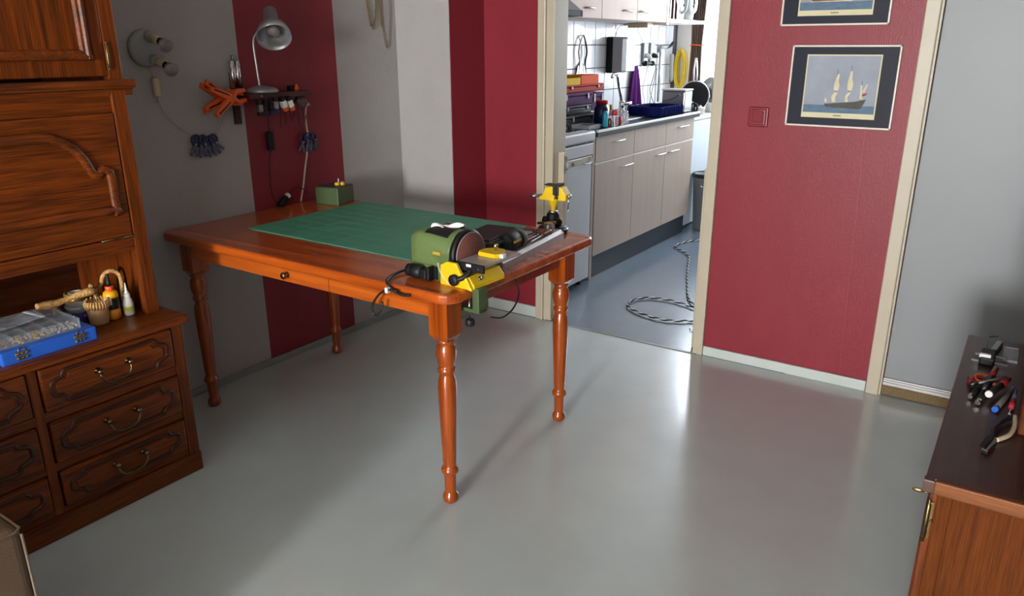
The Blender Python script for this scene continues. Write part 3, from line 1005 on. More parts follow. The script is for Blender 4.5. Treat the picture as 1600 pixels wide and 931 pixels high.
cn = [(-.03, 1.262), (.000, 1.262), (.004, 1.280), (.022, 1.284), (.026, 1.292), (.026, 1.302), (.020, 1.308), (-.03, 1.308)]
build('cornice', MB().prism(cn, CY1 - CY0 + .002, ((UF, CY0, 0), (1, 0, 0), (0, 0, 1), (0, 1, 0)), .001, 1), 'oak_y', wu, True)
ud = build('upper_door', MB().box((UF - .018, .690, 1.318), (UF + .004, 1.254, 2.06), .003), 'oak_z', wu, True)
mo = MB()
for (y0, y1, z0, z1) in ((1.184, 1.214, 1.366, 2.02), (.73, .76, 1.366, 2.02)):
    mo.prism([(y0, -.001), (y0 + .006, .008), (y0 + .013, .009), (y0 + .018, .014), (y1 - .004, .012), (y1, -.001)], z1 - z0, ((UF + .004, 0, z0), (0, 1, 0), (1, 0, 0), (0, 0, 1)), .001, 1)
for z0 in (1.362, 1.99):
    mo.prism([(z0, -.001), (z0 + .004, .012), (z0 + .012, .014), (z0 + .018, .009), (z0 + .026, .008), (z0 + .032, -.001)], .484, ((UF + .004, .73, 0), (0, 0, 1), (1, 0, 0), (0, 1, 0)), .001, 1)
build('moulding', mo, 'oak_x', ud, True)
build('upper_door', MB().box((UF - .018, .10, 1.318), (UF + .004, .684, 2.06), .003), 'oak_z', wu, True)
build('top_board', MB().box((XL + .002, CY0, 2.10), (UF + .02, CY1, 2.14), .004), 'oak_y', wu, True)
hg = MB().lathe([(0, 0), (.003, .004), (.002, .007), (.0045, .010), (.0045, .072), (.002, .075), (.003, .078), (0, .084)], (UF + .007, 1.262, 1.333), n=12)
build('hinge', hg, 'old_brass', ud, True)

# ------------------------------------------------------------------ things on its counter
CZ = .574
bx_ = thing('blue_box', 'flat bright blue wooden box with two brass clasps on the oak counter', 'box', (-2.29, .93, CZ), 0)
build('box_body', MB().box((-2.400, .790, CZ), (-2.206, 1.050, CZ + .040), .004), 'blue_paint', bx_, True)
for yy in (.842, 1.000):
    c_ = MB().box((-2.207, yy - .017, CZ + .022), (-2.203, yy + .017, CZ + .031), .001, 1).box((-2.207, yy - .015, CZ + .009), (-2.203, yy + .015, CZ + .018), .001, 1)
    for k in (-1, 0, 1):
        c_.sphere((-2.203, yy + k * .011, CZ + .0265), .0028, 8).sphere((-2.203, yy + k * .010, CZ + .0135), .0026, 8)
    c_.tube([(-2.204, yy - .008, CZ + .031), (-2.205, yy - .007, CZ + .040), (-2.206, yy, CZ + .043), (-2.205, yy + .007, CZ + .040), (-2.204, yy + .008, CZ + .031)], .0012, 6, smooth_n=3)
    build('clasp', c_, 'brass', bx_, True)
og = thing('bead_organizer', 'clear plastic compartment case with beads lying on the blue box', 'storage case', (-2.32, .89, CZ + .040))
oz = CZ + .0405
ox0, ox1, oy0, oy1 = -2.420, -2.228, .745, 1.018
m = MB()
m.box((ox0, oy0, oz), (ox1, oy1, oz + .002))
m.box((ox0, oy0, oz + .030), (ox1, oy1, oz + .032))
for x in (ox0, ox1 - .002):
    m.box((x, oy0, oz + .002), (x + .002, oy1, oz + .030))
for y in (oy0, oy1 - .002):
    m.box((ox0, y, oz + .002), (ox1, y + .002, oz + .030))
build('case_shell', m, 'clear_plastic', og, True)
dv = MB()
for k in range(1, 6):
    yy = oy0 + (oy1 - oy0) * k / 6
    dv.box((ox0 + .002, yy - .0007, oz + .002), (ox1 - .002, yy + .0007, oz + .027))
for k in range(1, 3):
    xx = ox0 + (ox1 - ox0) * k / 3
    dv.box((xx - .0007, oy0 + .002, oz + .002), (xx + .0007, oy1 - .002, oz + .027))
build('divider', dv, 'clear_plastic', og, True)
bd_m = {0: 'beads_red', 1: 'beads_red', 2: 'beads_gold', 3: 'beads_gold', 4: 'beads_white', 5: 'beads_white'}
for k in range(6):
    mm = MB()
    for q in range(46):
        yy = oy0 + (oy1 - oy0) * (k + .12 + .76 * random.random()) / 6
        xx = ox1 - .006 - .052 * random.random()
        mm.sphere((xx, yy, oz + .004 + .010 * random.random()), .0032, 6)
    o = build('bead_heap', mm, bd_m[k], og, True)
    o['kind'] = 'stuff'
bg = thing('plastic_bag', 'crumpled clear zip bag lying on the bead case', 'bag', (-2.33, .905, CZ + .073))
mm = MB()
vv, n1, n2 = [], 13, 9
for i in range(n1):
    for j in range(n2):
        u, v = i / (n1 - 1), j / (n2 - 1)
        vv.append((-2.385 + .105 * v, .820 + .150 * u - .02 * v, CZ + .0765 + .005 * math.sin(u * 9 + v * 4) * math.sin(v * 5 + 1) + .003 * random.random() + .006 * u * v))
mm.add(vv, [[i * n2 + j, (i + 1) * n2 + j, (i + 1) * n2 + j + 1, i * n2 + j + 1] for i in range(n1 - 1) for j in range(n2 - 1)], True)
o = build('bag_film', mm, 'clear_bag', bg, True)
so = o.modifiers.new('thickness', 'SOLIDIFY')
so.thickness = .0008
build('zip_band', MB().box((-2.380, .938, CZ + .084), (-2.285, .948, CZ + .0855), .0004, 1, rot=.1), 'bag_band', bg, True)

tp_ = thing('tape_roll', 'roll of gold packing tape at the back of the oak counter', 'tape roll', (-2.50, 1.148, CZ))
build('tape', MB().lathe([(.024, 0), (.037, 0), (.037, .044), (.024, .044), (.024, 0)], n=32, cap=False), 'tape_gold', tp_)
build('core', MB().lathe([(.0215, 0), (.024, 0), (.024, .0445), (.0215, .0445), (.0215, 0)], n=32, cap=False), 'label_white', tp_)
tp_.location = (-2.505, 1.150, CZ + .022)
single('tape_box', MB().box((-2.56, 1.10, CZ), (-2.45, 1.20, CZ + .022), .003), 'case_black', 'low dark box under the gold tape roll in the niche', 'box', (-2.505, 1.15, CZ))
# gilded branch-like rope trophy
rp = [(-2.405, .985, CZ + .082), (-2.410, 1.010, CZ + .078), (-2.412, 1.040, CZ + .074), (-2.410, 1.075, CZ + .079), (-2.405, 1.11, CZ + .086), (-2.40, 1.145, CZ + .088), (-2.41, 1.165, CZ + .080), (-2.43, 1.178, CZ + .060), (-2.44, 1.185, CZ + .030), (-2.445, 1.190, CZ + .006)]
rt = thing('twisted_root', 'pale golden twisted root leaning over the tubs on the oak counter', 'root', (-2.42, 1.12, CZ))
build('root_stem', MB().tube(rp, .0125, 10, smooth_n=6, rf=lambda t: .75 + .35 * math.sin(t * 9) ** 2), 'rope', rt, True)
build('root_arm', MB().tube([(-2.43, 1.172, CZ + .070), (-2.432, 1.165, CZ + .098), (-2.440, 1.172, CZ + .085), (-2.445, 1.190, CZ + .078), (-2.445, 1.205, CZ + .090), (-2.44, 1.212, CZ + .115), (-2.43, 1.228, CZ + .130), (-2.425, 1.248, CZ + .125), (-2.42, 1.258, CZ + .105), (-2.42, 1.258, CZ + .06), (-2.42, 1.256, CZ + .005)], .0072, 8, smooth_n=6), 'rope', rt, True)
sp_ = MB()
for k in range(9):
    a = k * .7
    sp_.tube([(-2.408, 1.035, CZ + .068), (-2.404 + .010 * math.cos(a), 1.035 + .018 * math.sin(a), CZ + .050 - .004 * (k % 3))], .0022, 5)
build('root_hairs', sp_, 'rope', rt, True)
tu = thing('plastic_tub', 'clear plastic tub with colourful paper label on the oak counter', 'tub', (-2.385, 1.092, CZ))
build('tub_wall', MB().lathe([(.026, 0), (.028, .002), (.034, .058), (.036, .058), (.036, .061), (.032, .061), (.027, .004), (0, .004)], n=28), 'clear_bag', tu)
lw = MB()
vv, nn = [], 14
for i in range(nn):
    a = math.radians(-62 + 108 * i / (nn - 1))
    for z in (.006, .044):
        r_ = .0285 + .0055 * z / .055 + .0006
        vv.append((r_ * math.cos(a), r_ * math.sin(a), z))
lw.add(vv, [[2 * i, 2 * i + 2, 2 * i + 3, 2 * i + 1] for i in range(nn - 1)], True)
build('paper_label', lw, 'label_navy', tu)
for (a, z, c_) in ((-50, .034, 'pink'), (-38, .012, 'mat_print'), (5, .03, 'label_red')):
    aa = math.radians(a)
    build('label_spot', MB().sphere((.0325 * math.cos(aa), .0325 * math.sin(aa), z), .004, 8, (.5, 1, 1)), c_, tu)
cu = thing('brush_pot', 'beige plastic cup with ribbed rim on the oak counter', 'cup', (-2.338, 1.128, CZ))
build('cup_wall', MB().lathe([(.026, 0), (.028, .003), (.033, .060), (.0345, .066), (.030, .066), (.026, .010), (0, .010)], n=28), 'beige_cup', cu)
rb = MB()
for k in range(26):
    a = 2 * math.pi * k / 26
    rb.tube([(.0335 * math.cos(a), .0335 * math.sin(a), .052), (.036 * math.cos(a), .036 * math.sin(a), .066), (.030 * math.cos(a), .030 * math.sin(a), .076 + .004 * math.sin(3 * k))], .003, 6)
build('rim_ribs', rb, 'rope', cu)
gb_ = thing('glue_bottle', 'yellow glue bottle with orange collar and black nozzle on the oak counter', 'bottle', (-2.345, 1.178, CZ))
build('bottle_body', MB().lathe([(.019, 0), (.022, .003), (.022, .034)], n=26), 'glue_amber', gb_)
build('label', MB().lathe([(.0222, .034), (.0224, .036), (.0224, .068), (.0222, .070)], n=26, cap=False), 'label_black', gb_)
build('shoulder', MB().lathe([(.022, .070), (.0225, .078), (.020, .088), (.013, .094)], n=26), 'glue_yellow', gb_)
build('price_sticker', MB().box((.0205, -.018, .050), (.0235, .004, .074), .0008, 1, rot=math.radians(-35), piv=(0, 0, .06)), 'label_white', gb_)
build('collar', MB().lathe([(.0115, .093), (.0125, .095), (.0125, .106), (.011, .108)], n=22), 'glue_orange', gb_)
build('nozzle', MB().lathe([(.008, .107), (.007, .120), (.0045, .138), (.0048, .144), (.002, .147), (0, .147)], n=16), 'black_plastic', gb_)
wb = thing('super_glue', 'small white glue bottle with pointed tip on the oak counter', 'bottle', (-2.338, 1.226, CZ))
build('bottle_body', MB().lathe([(.014, 0), (.016, .002), (.016, .040), (.0135, .044), (.0135, .052), (.010, .056), (.010, .070)], n=22), 'white_plastic', wb)
build('label', MB().lathe([(.0163, .016), (.0164, .018), (.0164, .027), (.0163, .029)], n=22, cap=False), 'label_lime', wb)
build('tip', MB().lathe([(.0075, .069), (.0075, .076), (.0045, .080), (.0016, .106), (0, .107)], n=14), 'white_plastic', wb)

# ================================================================== upholstered corner
sf = thing('leather_ottoman', 'brown leather upholstered seat corner at the lower left in front of the oak cabinet', 'ottoman', (-1.85, .10, 0))
def pad(lo, hi, bev, seg=5):
    return MB().box(lo, hi, bev, seg)
build('upholstery', pad((-2.10, -.9, .05), (-1.445, .490, .545), .022), 'leather', sf, True)
build('seam', MB().tube([(-2.08, .488, .538), (-1.46, .488, .538), (-1.4475, .474, .538), (-1.4475, -.88, .538)], .0028, 6, smooth_n=1), 'seam', sf, True)
build('corner_seam', MB().tube([(-1.450, .486, .53), (-1.450, .486, .06)], .0028, 6), 'seam', sf, True)
for (x, y) in ((-2.04, .43), (-1.50, .43), (-2.04, -.84), (-1.50, -.84)):
    build('foot', MB().lathe([(.016, 0), (.022, .052)], (x, y, 0), n=14), 'black_plastic', sf, True)

# ================================================================== right sideboard
sb = thing('sideboard', 'oak sideboard with dark top at the right edge', 'sideboard', (.27, 2.05, 0))
SX, SY0, SY1, SZ = -.052, 1.580, 2.530, .575
build('counter_top', MB().box((SX - .012, SY0 - .006, SZ - .028), (XR - .004, SY1, SZ), .004), 'dark_top', sb, True)
build('top_edge', MB().box((SX + .006, SY0 - .016, SZ - .030), (XR - .004, SY0 - .004, SZ - .0005), .003), 'oak_light_x', sb, True)
build('corner_block', MB().prism([(-.014, -.016), (.006, -.016), (.006, .004), (-.014, .004)], .029, ((SX, SY0, SZ - .030), (1, 0, 0), (0, 1, 0), (0, 0, 1)), .003), 'dark_top', sb, True)
build('end_panel', MB().box((SX + .040, SY0 + .006, .06), (XR - .004, SY0 + .020, SZ - .030), .001, 1), 'oak_light_z', sb, True)
build('end_stile', MB().box((SX + .014, SY0, .0), (SX + .042, SY0 + .022, SZ - .030), .004), 'oak_light_z', sb, True)
build('carcass', MB().box((SX + .018, SY0 + .020, .02), (XR - .004, SY1 - .01, SZ - .030)), 'oak_dark', sb, True)
build('plinth', MB().box((SX + .004, SY0 - .002, 0), (XR - .004, SY1, .06), .003), 'oak_y', sb, True)
for k, (a, b) in enumerate(((SY0 + .002, 2.050), (2.056, SY1 - .004))):
    d_ = build('door', MB().box((SX, a, .066), (SX + .016, b, SZ - .032), .003), 'oak_z', sb, True)
    build('door_panel', MB().box((SX - .005, a + .06, .12), (SX + .002, b - .06, SZ - .085), .004), 'oak_z', d_, True)
    if k == 0:
        hg = MB().lathe([(0, 0), (.004, .003), (.0025, .008), (.005, .013), (.005, .088), (.0025, .092), (.004, .096), (0, .102)], (SX + .003, SY0 - .003, .425), n=12)
        hg.box((SX + .002, SY0 - .002, .436), (SX + .012, SY0 + .002, .520))
        hg.sphere((SX + .012, SY0 - .003, .478), .003, 8)
        build('hinge', hg, 'old_brass', d_, True)
        ky = MB().cyl((SX, 1.590, .532), (SX - .014, 1.590, .532), .002, n=8).sphere((SX - .022, 1.590, .532), .009, 12, (1.15, .28, .5))
        build('key', ky, 'brass', d_, True)
build('upper_part', MB().box((.100, SY0 + .02, SZ), (XR - .004, SY1 - .012, 1.90), .003), 'oak_light_z', sb, True)
build('upper_post', MB().box((.080, SY0 + .30, SZ), (.104, SY1 - .012, 1.90), .004), 'oak_z', sb, True)

# ------------------------------------------------------------------ hand tools on the sideboard
cg = thing('caliper_stand', 'black and silver measuring tool at the far end of the sideboard', 'tool', (.0, 2.36, SZ + .001))
m = MB().box((-.040, 2.290, SZ + .006), (.045, 2.300, SZ + .010), .001, 1).box((-.035, 2.345, SZ + .006), (.040, 2.353, SZ + .010), .001, 1)
build('rail', m, 'steel', cg, True)
build('body', MB().box((-.022, 2.285, SZ), (.014, 2.372, SZ + .022), .004), 'black_plastic', cg, True)
build('clamp_bar', MB().box((-.024, 2.290, SZ + .018), (.004, 2.304, SZ + .030), .003), 'white_plastic', cg, True)
build('beam', MB().box((.002, 2.36, SZ), (.018, 2.478, SZ + .014), .002, rot=math.radians(-8)), 'steel', cg, True)
build('wire_arm', MB().tube([(-.012, 2.39, SZ + .012), (-.010, 2.46, SZ + .026), (.010, 2.480, SZ + .026)], .0014, 6), 'steel', cg, True)
single('small_plastic_bag', MB().box((.030, 2.345, SZ), (.066, 2.470, SZ + .004), .001, 1).box((.030, 2.345, SZ + .004), (.066, 2.352, SZ + .006)), 'clear_bag', 'small flat clear plastic bag at the far end of the sideboard', 'bag', (.048, 2.41, SZ))
sc0 = thing('scissors', 'scissors with orange handles among the tools on the sideboard', 'scissors', (.01, 2.14, SZ))
hm = MB()
hm.tube([(-.018, 2.150, SZ + .006), (-.022, 2.175, SZ + .006), (-.008, 2.192, SZ + .006), (.008, 2.186, SZ + .006), (.006, 2.160, SZ + .006), (-.006, 2.146, SZ + .006)], .005, 8, True, 4)
hm.tube([(.014, 2.158, SZ + .006), (.020, 2.186, SZ + .006), (.038, 2.188, SZ + .006), (.044, 2.168, SZ + .006), (.030, 2.150, SZ + .006), (.018, 2.148, SZ + .006)], .005, 8, True, 4)
build('handles', hm, 'orange_plastic', sc0, True)
build('blades', MB().box((-.004, 2.050, SZ + .002), (.004, 2.150, SZ + .006), .001, 1, rot=.12).box((.000, 2.050, SZ + .006), (.008, 2.150, SZ + .009), .001, 1, rot=-.05), 'steel', sc0, True)
def pen(name, a, b, r, segs, lbl, cat='knife'):
    """a slim hand tool from a (butt, near the camera) to b, built from (fraction, radius factor, material, part name) runs"""
    a, b = Vector(a), Vector(b)
    o = thing(name, lbl, cat, a[:])
    for (f0, f1, k0, k1, mt, pn) in segs:
        build(pn, MB().cyl(a.lerp(b, f0), a.lerp(b, f1), r * k0, r * k1, 12), mt, o, True)
    return o
K = [(0, .06, .8, 1, 'white_plastic', 'end_cap'), (.06, .62, 1, 1, 'black_plastic', 'grip'), (.62, 1, 1, .9, 'red_grip', 'tail')]
pen('craft_knife', (-.022, 2.020, SZ + .009), (.000, 2.140, SZ + .010), .0075, [(0, .08, .7, .9, 'chrome', 'end_cap'), (.08, .5, .9, 1, 'case_black', 'grip'), (.5, 1, 1, .9, 'black_plastic', 'barrel')], 'dark craft knife with silver tip at the left of the tool pile on the sideboard')
pen('craft_knife', (-.004, 1.992, SZ + .009), (.020, 2.215, SZ + .024), .0075, [(0, .06, .8, 1, 'chrome', 'end_cap'), (.06, .3, 1, 1, 'case_black', 'barrel'), (.3, .42, .9, .9, 'chrome', 'collar'), (.42, .7, 1.2, 1.2, 'black_plastic', 'grip'), (.7, 1, 1, .9, 'red_grip', 'tail')], 'craft knife with red tail crossing the orange scissors on the sideboard')
pen('craft_knife', (.014, 2.028, SZ + .022), (.050, 2.160, SZ + .022), .0085, [(0, .05, .95, 1.05, 'white_plastic', 'end_cap'), (.05, .6, 1, 1, 'black_plastic', 'grip'), (.6, 1, 1, .8, 'red_grip', 'tail')], 'thick black craft knife with white end cap and red tail on the sideboard')
pen('marker_pen', (.032, 1.975, SZ + .008), (.064, 2.140, SZ + .008), .007, [(0, .08, 1, 1.1, 'pen_blue', 'cap'), (.08, 1, 1, .8, 'pen_grey', 'barrel')], 'grey marker pen with blue end on the sideboard', 'pen')
pen('scriber', (-.026, 2.075, SZ + .020), (.044, 2.150, SZ + .030), .004, [(0, .2, .4, .8, 'steel', 'tip'), (.2, 1, .8, .8, 'pen_grey', 'barrel')], 'thin grey scriber lying across the knives on the sideboard', 'scriber')
pen('screwdriver', (.062, 1.972, SZ + .007), (.069, 2.130, SZ + .008), .0065, [(0, .22, .45, .45, 'chrome', 'bit'), (.22, .55, .9, 1, 'label_red', 'grip'), (.55, 1, .7, .6, 'grey_blue', 'shaft')], 'small red and steel screwdriver at the right of the tool pile on the sideboard', 'screwdriver')
pen('red_marker', (-.020, 2.088, SZ + .008), (-.030, 2.150, SZ + .008), .008, [(0, .4, .8, .9, 'case_black', 'nib'), (.4, 1, 1, 1, 'red_grip', 'barrel')], 'short dark red marker left of the orange scissors on the sideboard', 'pen')
pl = thing('pliers', 'small pliers with tan and black grips on the sideboard', 'pliers', (.045, 1.85, SZ))
build('jaws', MB().prism([(.020, 1.742), (.032, 1.736), (.046, 1.79), (.044, 1.82), (.030, 1.80)], .010, ((0, 0, SZ + .002), (1, 0, 0), (0, 1, 0), (0, 0, 1)), .002), 'steel', pl, True)
build('jaw_cap', MB().prism([(.016, 1.75), (.026, 1.742), (.040, 1.81), (.034, 1.83), (.024, 1.80)], .006, ((0, 0, SZ + .011), (1, 0, 0), (0, 1, 0), (0, 0, 1)), .002), 'black_plastic', pl, True)
build('grip', MB().tube([(.038, 1.815, SZ + .008), (.038, 1.86, SZ + .010), (.050, 1.91, SZ + .010), (.066, 1.945, SZ + .010)], .0055, 8, smooth_n=5), 'black_plastic', pl, True)
build('grip', MB().tube([(.044, 1.81, SZ + .007), (.066, 1.85, SZ + .008), (.074, 1.90, SZ + .010), (.073, 1.955, SZ + .012)], .005, 8, smooth_n=5), 'cream_plastic', pl, True)

# ================================================================== pictures and switch on the red wall
def picture(name, x0, x1, z0, z1, ix0, ix1, iz0, iz1, lbl, kind):
    Y = YB
    p = thing(name, lbl, 'picture', ((x0 + x1) / 2, Y - .010, z0))
    f_ = MB()
    t = .007
    f_.box((x0, Y - .020, z0), (x0 + t, Y - .001, z1), .0015, 1).box((x1 - t, Y - .020, z0), (x1, Y - .001, z1), .0015, 1)
    f_.box((x0, Y - .020, z0), (x1, Y - .001, z0 + t), .0015, 1).box((x0, Y - .020, z1 - t), (x1, Y - .001, z1), .0015, 1)
    build('frame', f_, 'frame_white', p, True)
    build('mount', MB().box((x0 + t, Y - .014, z0 + t), (x1 - t, Y - .002, z1 - t)), 'mount_navy', p, True)
    y = Y - .0145
    build('mat_edge', MB().box((ix0, y - .0006, iz0), (ix1, y, iz1)), 'print_cream', p, True)
    sky = build('print_sheet', MB().box((ix0 + .005, y - .0012, iz0 + .020), (ix1 - .005, y - .0006, iz1 - .005)), 'print_sky' if kind == 0 else 'print_sky_warm', p, True)
    W = ix1 - ix0
    sz = iz0 + .020
    fr = ((0, y - .0012, 0), (1, 0, 0), (0, 0, 1), (0, -1, 0))
    build('sea', MB().box((ix0 + .005, y - .0016, sz), (ix1 - .005, y - .0012, sz + .030)), 'print_sea', sky, True)
    def P(u, v):
        return (ix0 + W * u, sz + v)
    if kind == 0:
        hull = [P(.30, .034), P(.34, .022), P(.80, .018), P(.84, .040), P(.86, .056), P(.72, .046), P(.50, .040)]
        build('ship_hull', MB().prism(hull, .0010, fr), 'print_hull', sky, True)
        sails = [[(.41, .042), (.39, .064), (.43, .080), (.47, .078), (.445, .060), (.455, .042)],
                 [(.415, .086), (.41, .110), (.43, .130), (.445, .148), (.475, .148), (.465, .125), (.485, .105), (.475, .086)],
                 [(.58, .044), (.58, .066), (.61, .080), (.645, .080), (.615, .062), (.625, .044)],
                 [(.60, .088), (.59, .112), (.60, .135), (.615, .160), (.64, .160), (.645, .135), (.665, .110), (.655, .088)],
                 [(.77, .054), (.77, .076), (.765, .108), (.785, .108), (.80, .080), (.82, .056)],
                 [(.80, .084), (.84, .112), (.86, .112), (.825, .080)],
                 [(.30, .042), (.31, .060), (.335, .050), (.34, .040)]]
        for s_ in sails:
            build('sail', MB().prism([P(*q) for q in s_], .0010, fr), 'print_sail', sky, True)
        for (u, v0, v1) in ((.44, .04, .165), (.62, .04, .180), (.78, .05, .125)):
            build('mast', MB().box((P(u, v0)[0] - .0008, y - .0018, sz + v0), (P(u, v0)[0] + .0008, y - .0012, sz + v1)), 'print_hull', sky, True)
        build('flag', MB().prism([P(.80, .066), P(.86, .072), P(.86, .080), P(.80, .074)], .0010, fr), 'print_red', sky, True)
    else:
        hull = [P(.16, .040), P(.20, .032), P(.60, .034), P(.66, .046), P(.66, .085), P(.40, .070), P(.16, .062)]
        build('ship_hull', MB().prism(hull, .0010, fr), 'print_hull_brown', sky, True)
        for k in range(9):
            u = .24 + .042 * k
            build('gun_port', MB().box((P(u, 0)[0] - .002, y - .0026, sz + .044), (P(u, 0)[0] + .002, y - .0021, sz + .054)), 'print_sail', sky, True)
        for (u, w_, v0, v1) in ((.26, .10, .075, .13), (.42, .12, .080, .15), (.56, .09, .085, .13)):
            build('sail', MB().prism([P(u - w_ / 2, v0), P(u + w_ / 2, v0), P(u + w_ * .4, v1), P(u - w_ * .4, v1)], .0010, fr), 'print_sail', sky, True)
        build('foam', MB().box((P(.16, 0)[0], y - .0022, sz + .030), (P(.72, 0)[0], y - .0016, sz + .034)), 'print_sail', sky, True)
    cp = MB()
    for k in range(5):
        xx = (ix0 + ix1) / 2 - .012 + .006 * k
        cp.box((xx - .0022, y - .0010, iz0 + .008), (xx + .0022, y - .0006, iz0 + .012))
    build('caption_line', cp, 'print_hull', p, True)
    return p
picture('ship_picture', -.866, -.468, 1.088, 1.400, -.806, -.531, 1.124, 1.365, 'framed print of a three-masted sailing ship, lower of two on the red wall', 0)
picture('ship_picture', -.925, -.526, 1.472, 1.784, -.862, -.588, 1.508, 1.748, 'framed ship print cut off by the top edge, upper of two on the red wall', 1)
sw_ = thing('light_switch', 'dark red square light switch on the red wall beside the doorway', 'switch', (-.980, YB - .006, 1.075))
build('back_plate', MB().box((-1.021, YB - .012, 1.073), (-.939, YB, 1.155), .005, 3), 'switch_red', sw_, True)
build('inner_frame', MB().box((-1.012, YB - .019, 1.082), (-.948, YB - .010, 1.146), .004, 3), 'switch_red', sw_, True)
build('rocker', MB().box((-1.003, YB - .024, 1.092), (-.957, YB - .017, 1.138), .003, 2, rot=Matrix.Rotation(math.radians(6), 3, 'X')), 'switch_red', sw_, True)
# ================================================================== things on the left wall
WX = XL
# twin spot lamp
sl_ = thing('wall_spotlight', 'grey round wall lamp with two spot heads and a hanging cord', 'lamp', (WX, 1.662, 1.392))
build('base_disc', MB().lathe([(.062, 0), (.066, .004), (.066, .014), (.058, .022), (0, .024)], (WX, 1.658, 1.394), (1, 0, 0), 36), 'grey_plastic', sl_, True)
for (ay, az, dv_) in ((1.668, 1.440, (.86, .16, -.30)), (1.675, 1.358, (.86, .20, -.32))):
    d_ = Vector(dv_).normalized()
    b0 = Vector((WX + .010, ay, az))
    h_ = build('lamp_holder', MB().lathe([(.016, 0), (.021, .006), (.021, .022), (.017, .026)], b0, d_, 20), 'grey_plastic', sl_, True)
    build('socket_sleeve', MB().lathe([(.0165, .024), (.0165, .062), (.015, .064)], b0, d_, 20), 'cream_plastic', h_, True)
    build('bulb_neck', MB().lathe([(.014, .062), (.012, .076), (.016, .080)], b0, d_, 18), 'black_plastic', h_, True)
    b1 = b0 + d_ * .078
    d2 = Vector((.86, -.14, -.42)).normalized()
    bw = build('spot_bulb', MB().lathe([(.013, 0), (.017, .006), (.026, .026), (.0265, .032)], b1, d2, 24), 'grey_plastic', h_, True)
    build('lens', MB().lathe([(.0235, .031), (.0225, .0325), (0, .0325)], b1, d2, 24), 'bulb_glass', h_, True)
cord = [(WX + .012, 1.664, 1.335), (WX + .010, 1.668, 1.318), (WX + .010, 1.672, 1.295)]
build('cord', MB().tube(cord, .0022, 6, smooth_n=5), 'cord_dirty', sl_, True)
build('cord_switch', MB().box((WX + .002, 1.664, 1.222), (WX + .020, 1.690, 1.292), .008, 4), 'cream_plastic', sl_, True)
cord = [(WX + .010, 1.678, 1.224), (WX + .008, 1.684, 1.200), (WX + .007, 1.705, 1.150), (WX + .007, 1.752, 1.106), (WX + .009, 1.800, 1.070), (WX + .010, 1.845, 1.050), (WX + .009, 1.890, 1.060), (WX + .008, 1.925, 1.095), (WX + .008, 1.955, 1.150), (WX + .008, 1.985, 1.215)]
build('cord', MB().tube(cord, .0022, 6, smooth_n=6), 'cord_dirty', sl_, True)
build('cord_nail', MB().cyl((WX, 1.676, 1.205), (WX + .014, 1.676, 1.205), .0022, n=8), 'steel', sl_, True)

# blue spring clamps: local z up, hung from the jaw
def spring_clamp(jaw_m, grip_m, lbl, grp):
    o = thing('spring_clamp', lbl, 'clamp', (0, 0, 0), 0, grp)
    jw_ = MB()
    for s_ in (-1, 1):
        jw_.tube([(0, s_ * .002, .030), (0, s_ * .014, .020), (0, s_ * .016, .004), (0, s_ * .005, -.010)], .005, 8, smooth_n=3)
    build('jaws', jw_, jaw_m, o)
    for s_ in (-1, 1):
        build('grip', MB().tube([(0, s_ * .005, -.008), (0, s_ * -.006, -.028), (0, s_ * -.014, -.052)], .0052, 8, smooth_n=3), grip_m, o)
    build('spring', MB().lathe([(.004, -.007), (.0045, -.006), (.0045, .006), (.004, .007)], (0, 0, -.006), (1, 0, 0), 10), 'steel', o)
    return o
c0 = spring_clamp('blue_plastic', 'grey_blue', 'first blue spring clamp from the left hanging on the lamp cord', 'blue clamps on the lamp cord')
c0.location = (WX + .014, 1.806, 1.040)
c0.rotation_euler = (math.radians(-14), 0, 0)
ords = ['second', 'third', 'fourth', 'fifth', 'sixth']
for k in range(5):
    yy = 1.825 + .017 * k
    dup(c0, (WX + .016 + .004 * (k % 2), yy, 1.034 + .004 * math.sin(k * 2)), (math.radians(10 + 6 * k), 0, math.radians(8 * (k % 3))), ords[k] + ' blue spring clamp from the left hanging on the lamp cord')
for k in range(4):
    o = dup(c0, (WX + .016 + .005 * (k % 2), 2.346 + .021 * k, .996 + .003 * (k % 2)), (math.radians(-16 + 16 * k), 0, math.radians(10 * k)), ['first', 'second', 'third', 'fourth'][k] + ' blue clamp from the left in the bunch behind the white cable')
    o['group'] = 'blue clamps on the red strip'
single('wall_hook', MB().tube([(WX, 2.375, 1.040), (WX + .018, 2.375, 1.040), (WX + .022, 2.375, 1.030), (WX + .018, 2.375, 1.022)], .0018, 6, smooth_n=3), 'steel', 'small wire hook carrying the blue clamps on the red strip', 'hook', (WX, 2.375, 1.03))

# shelf board with its upright lath
sh_ = thing('wall_shelf', 'narrow dark brown shelf board fixed to the wall above the table', 'shelf', (WX, 2.18, 1.20))
build('board', MB().box((WX, 2.010, 1.196), (WX + .112, 2.335, 1.218), .003), 'mahogany', sh_, True)
build('upright', MB().box((WX, 2.004, 1.095), (WX + .014, 2.034, 1.30), .002), 'mahogany', sh_, True)
SZT = 1.218
ct = thing('chrome_holder', 'short chrome tube holder standing at the left end of the wall shelf', 'holder', (WX + .024, 2.016, 1.255))
for yy in (2.005, 2.030):
    build('tube', MB().cyl((WX + .026, yy, 1.238), (WX + .026, yy, 1.345), .0125, n=18), 'chrome', ct, True)
build('top_pin', MB().cyl((WX + .026, 2.014, 1.345), (WX + .026, 2.014, 1.368), .008, n=14), 'steel', ct, True)
build('spacer', MB().box((WX + .014, 1.998, 1.218), (WX + .038, 2.036, 1.240), .002), 'black_plastic', ct, True)

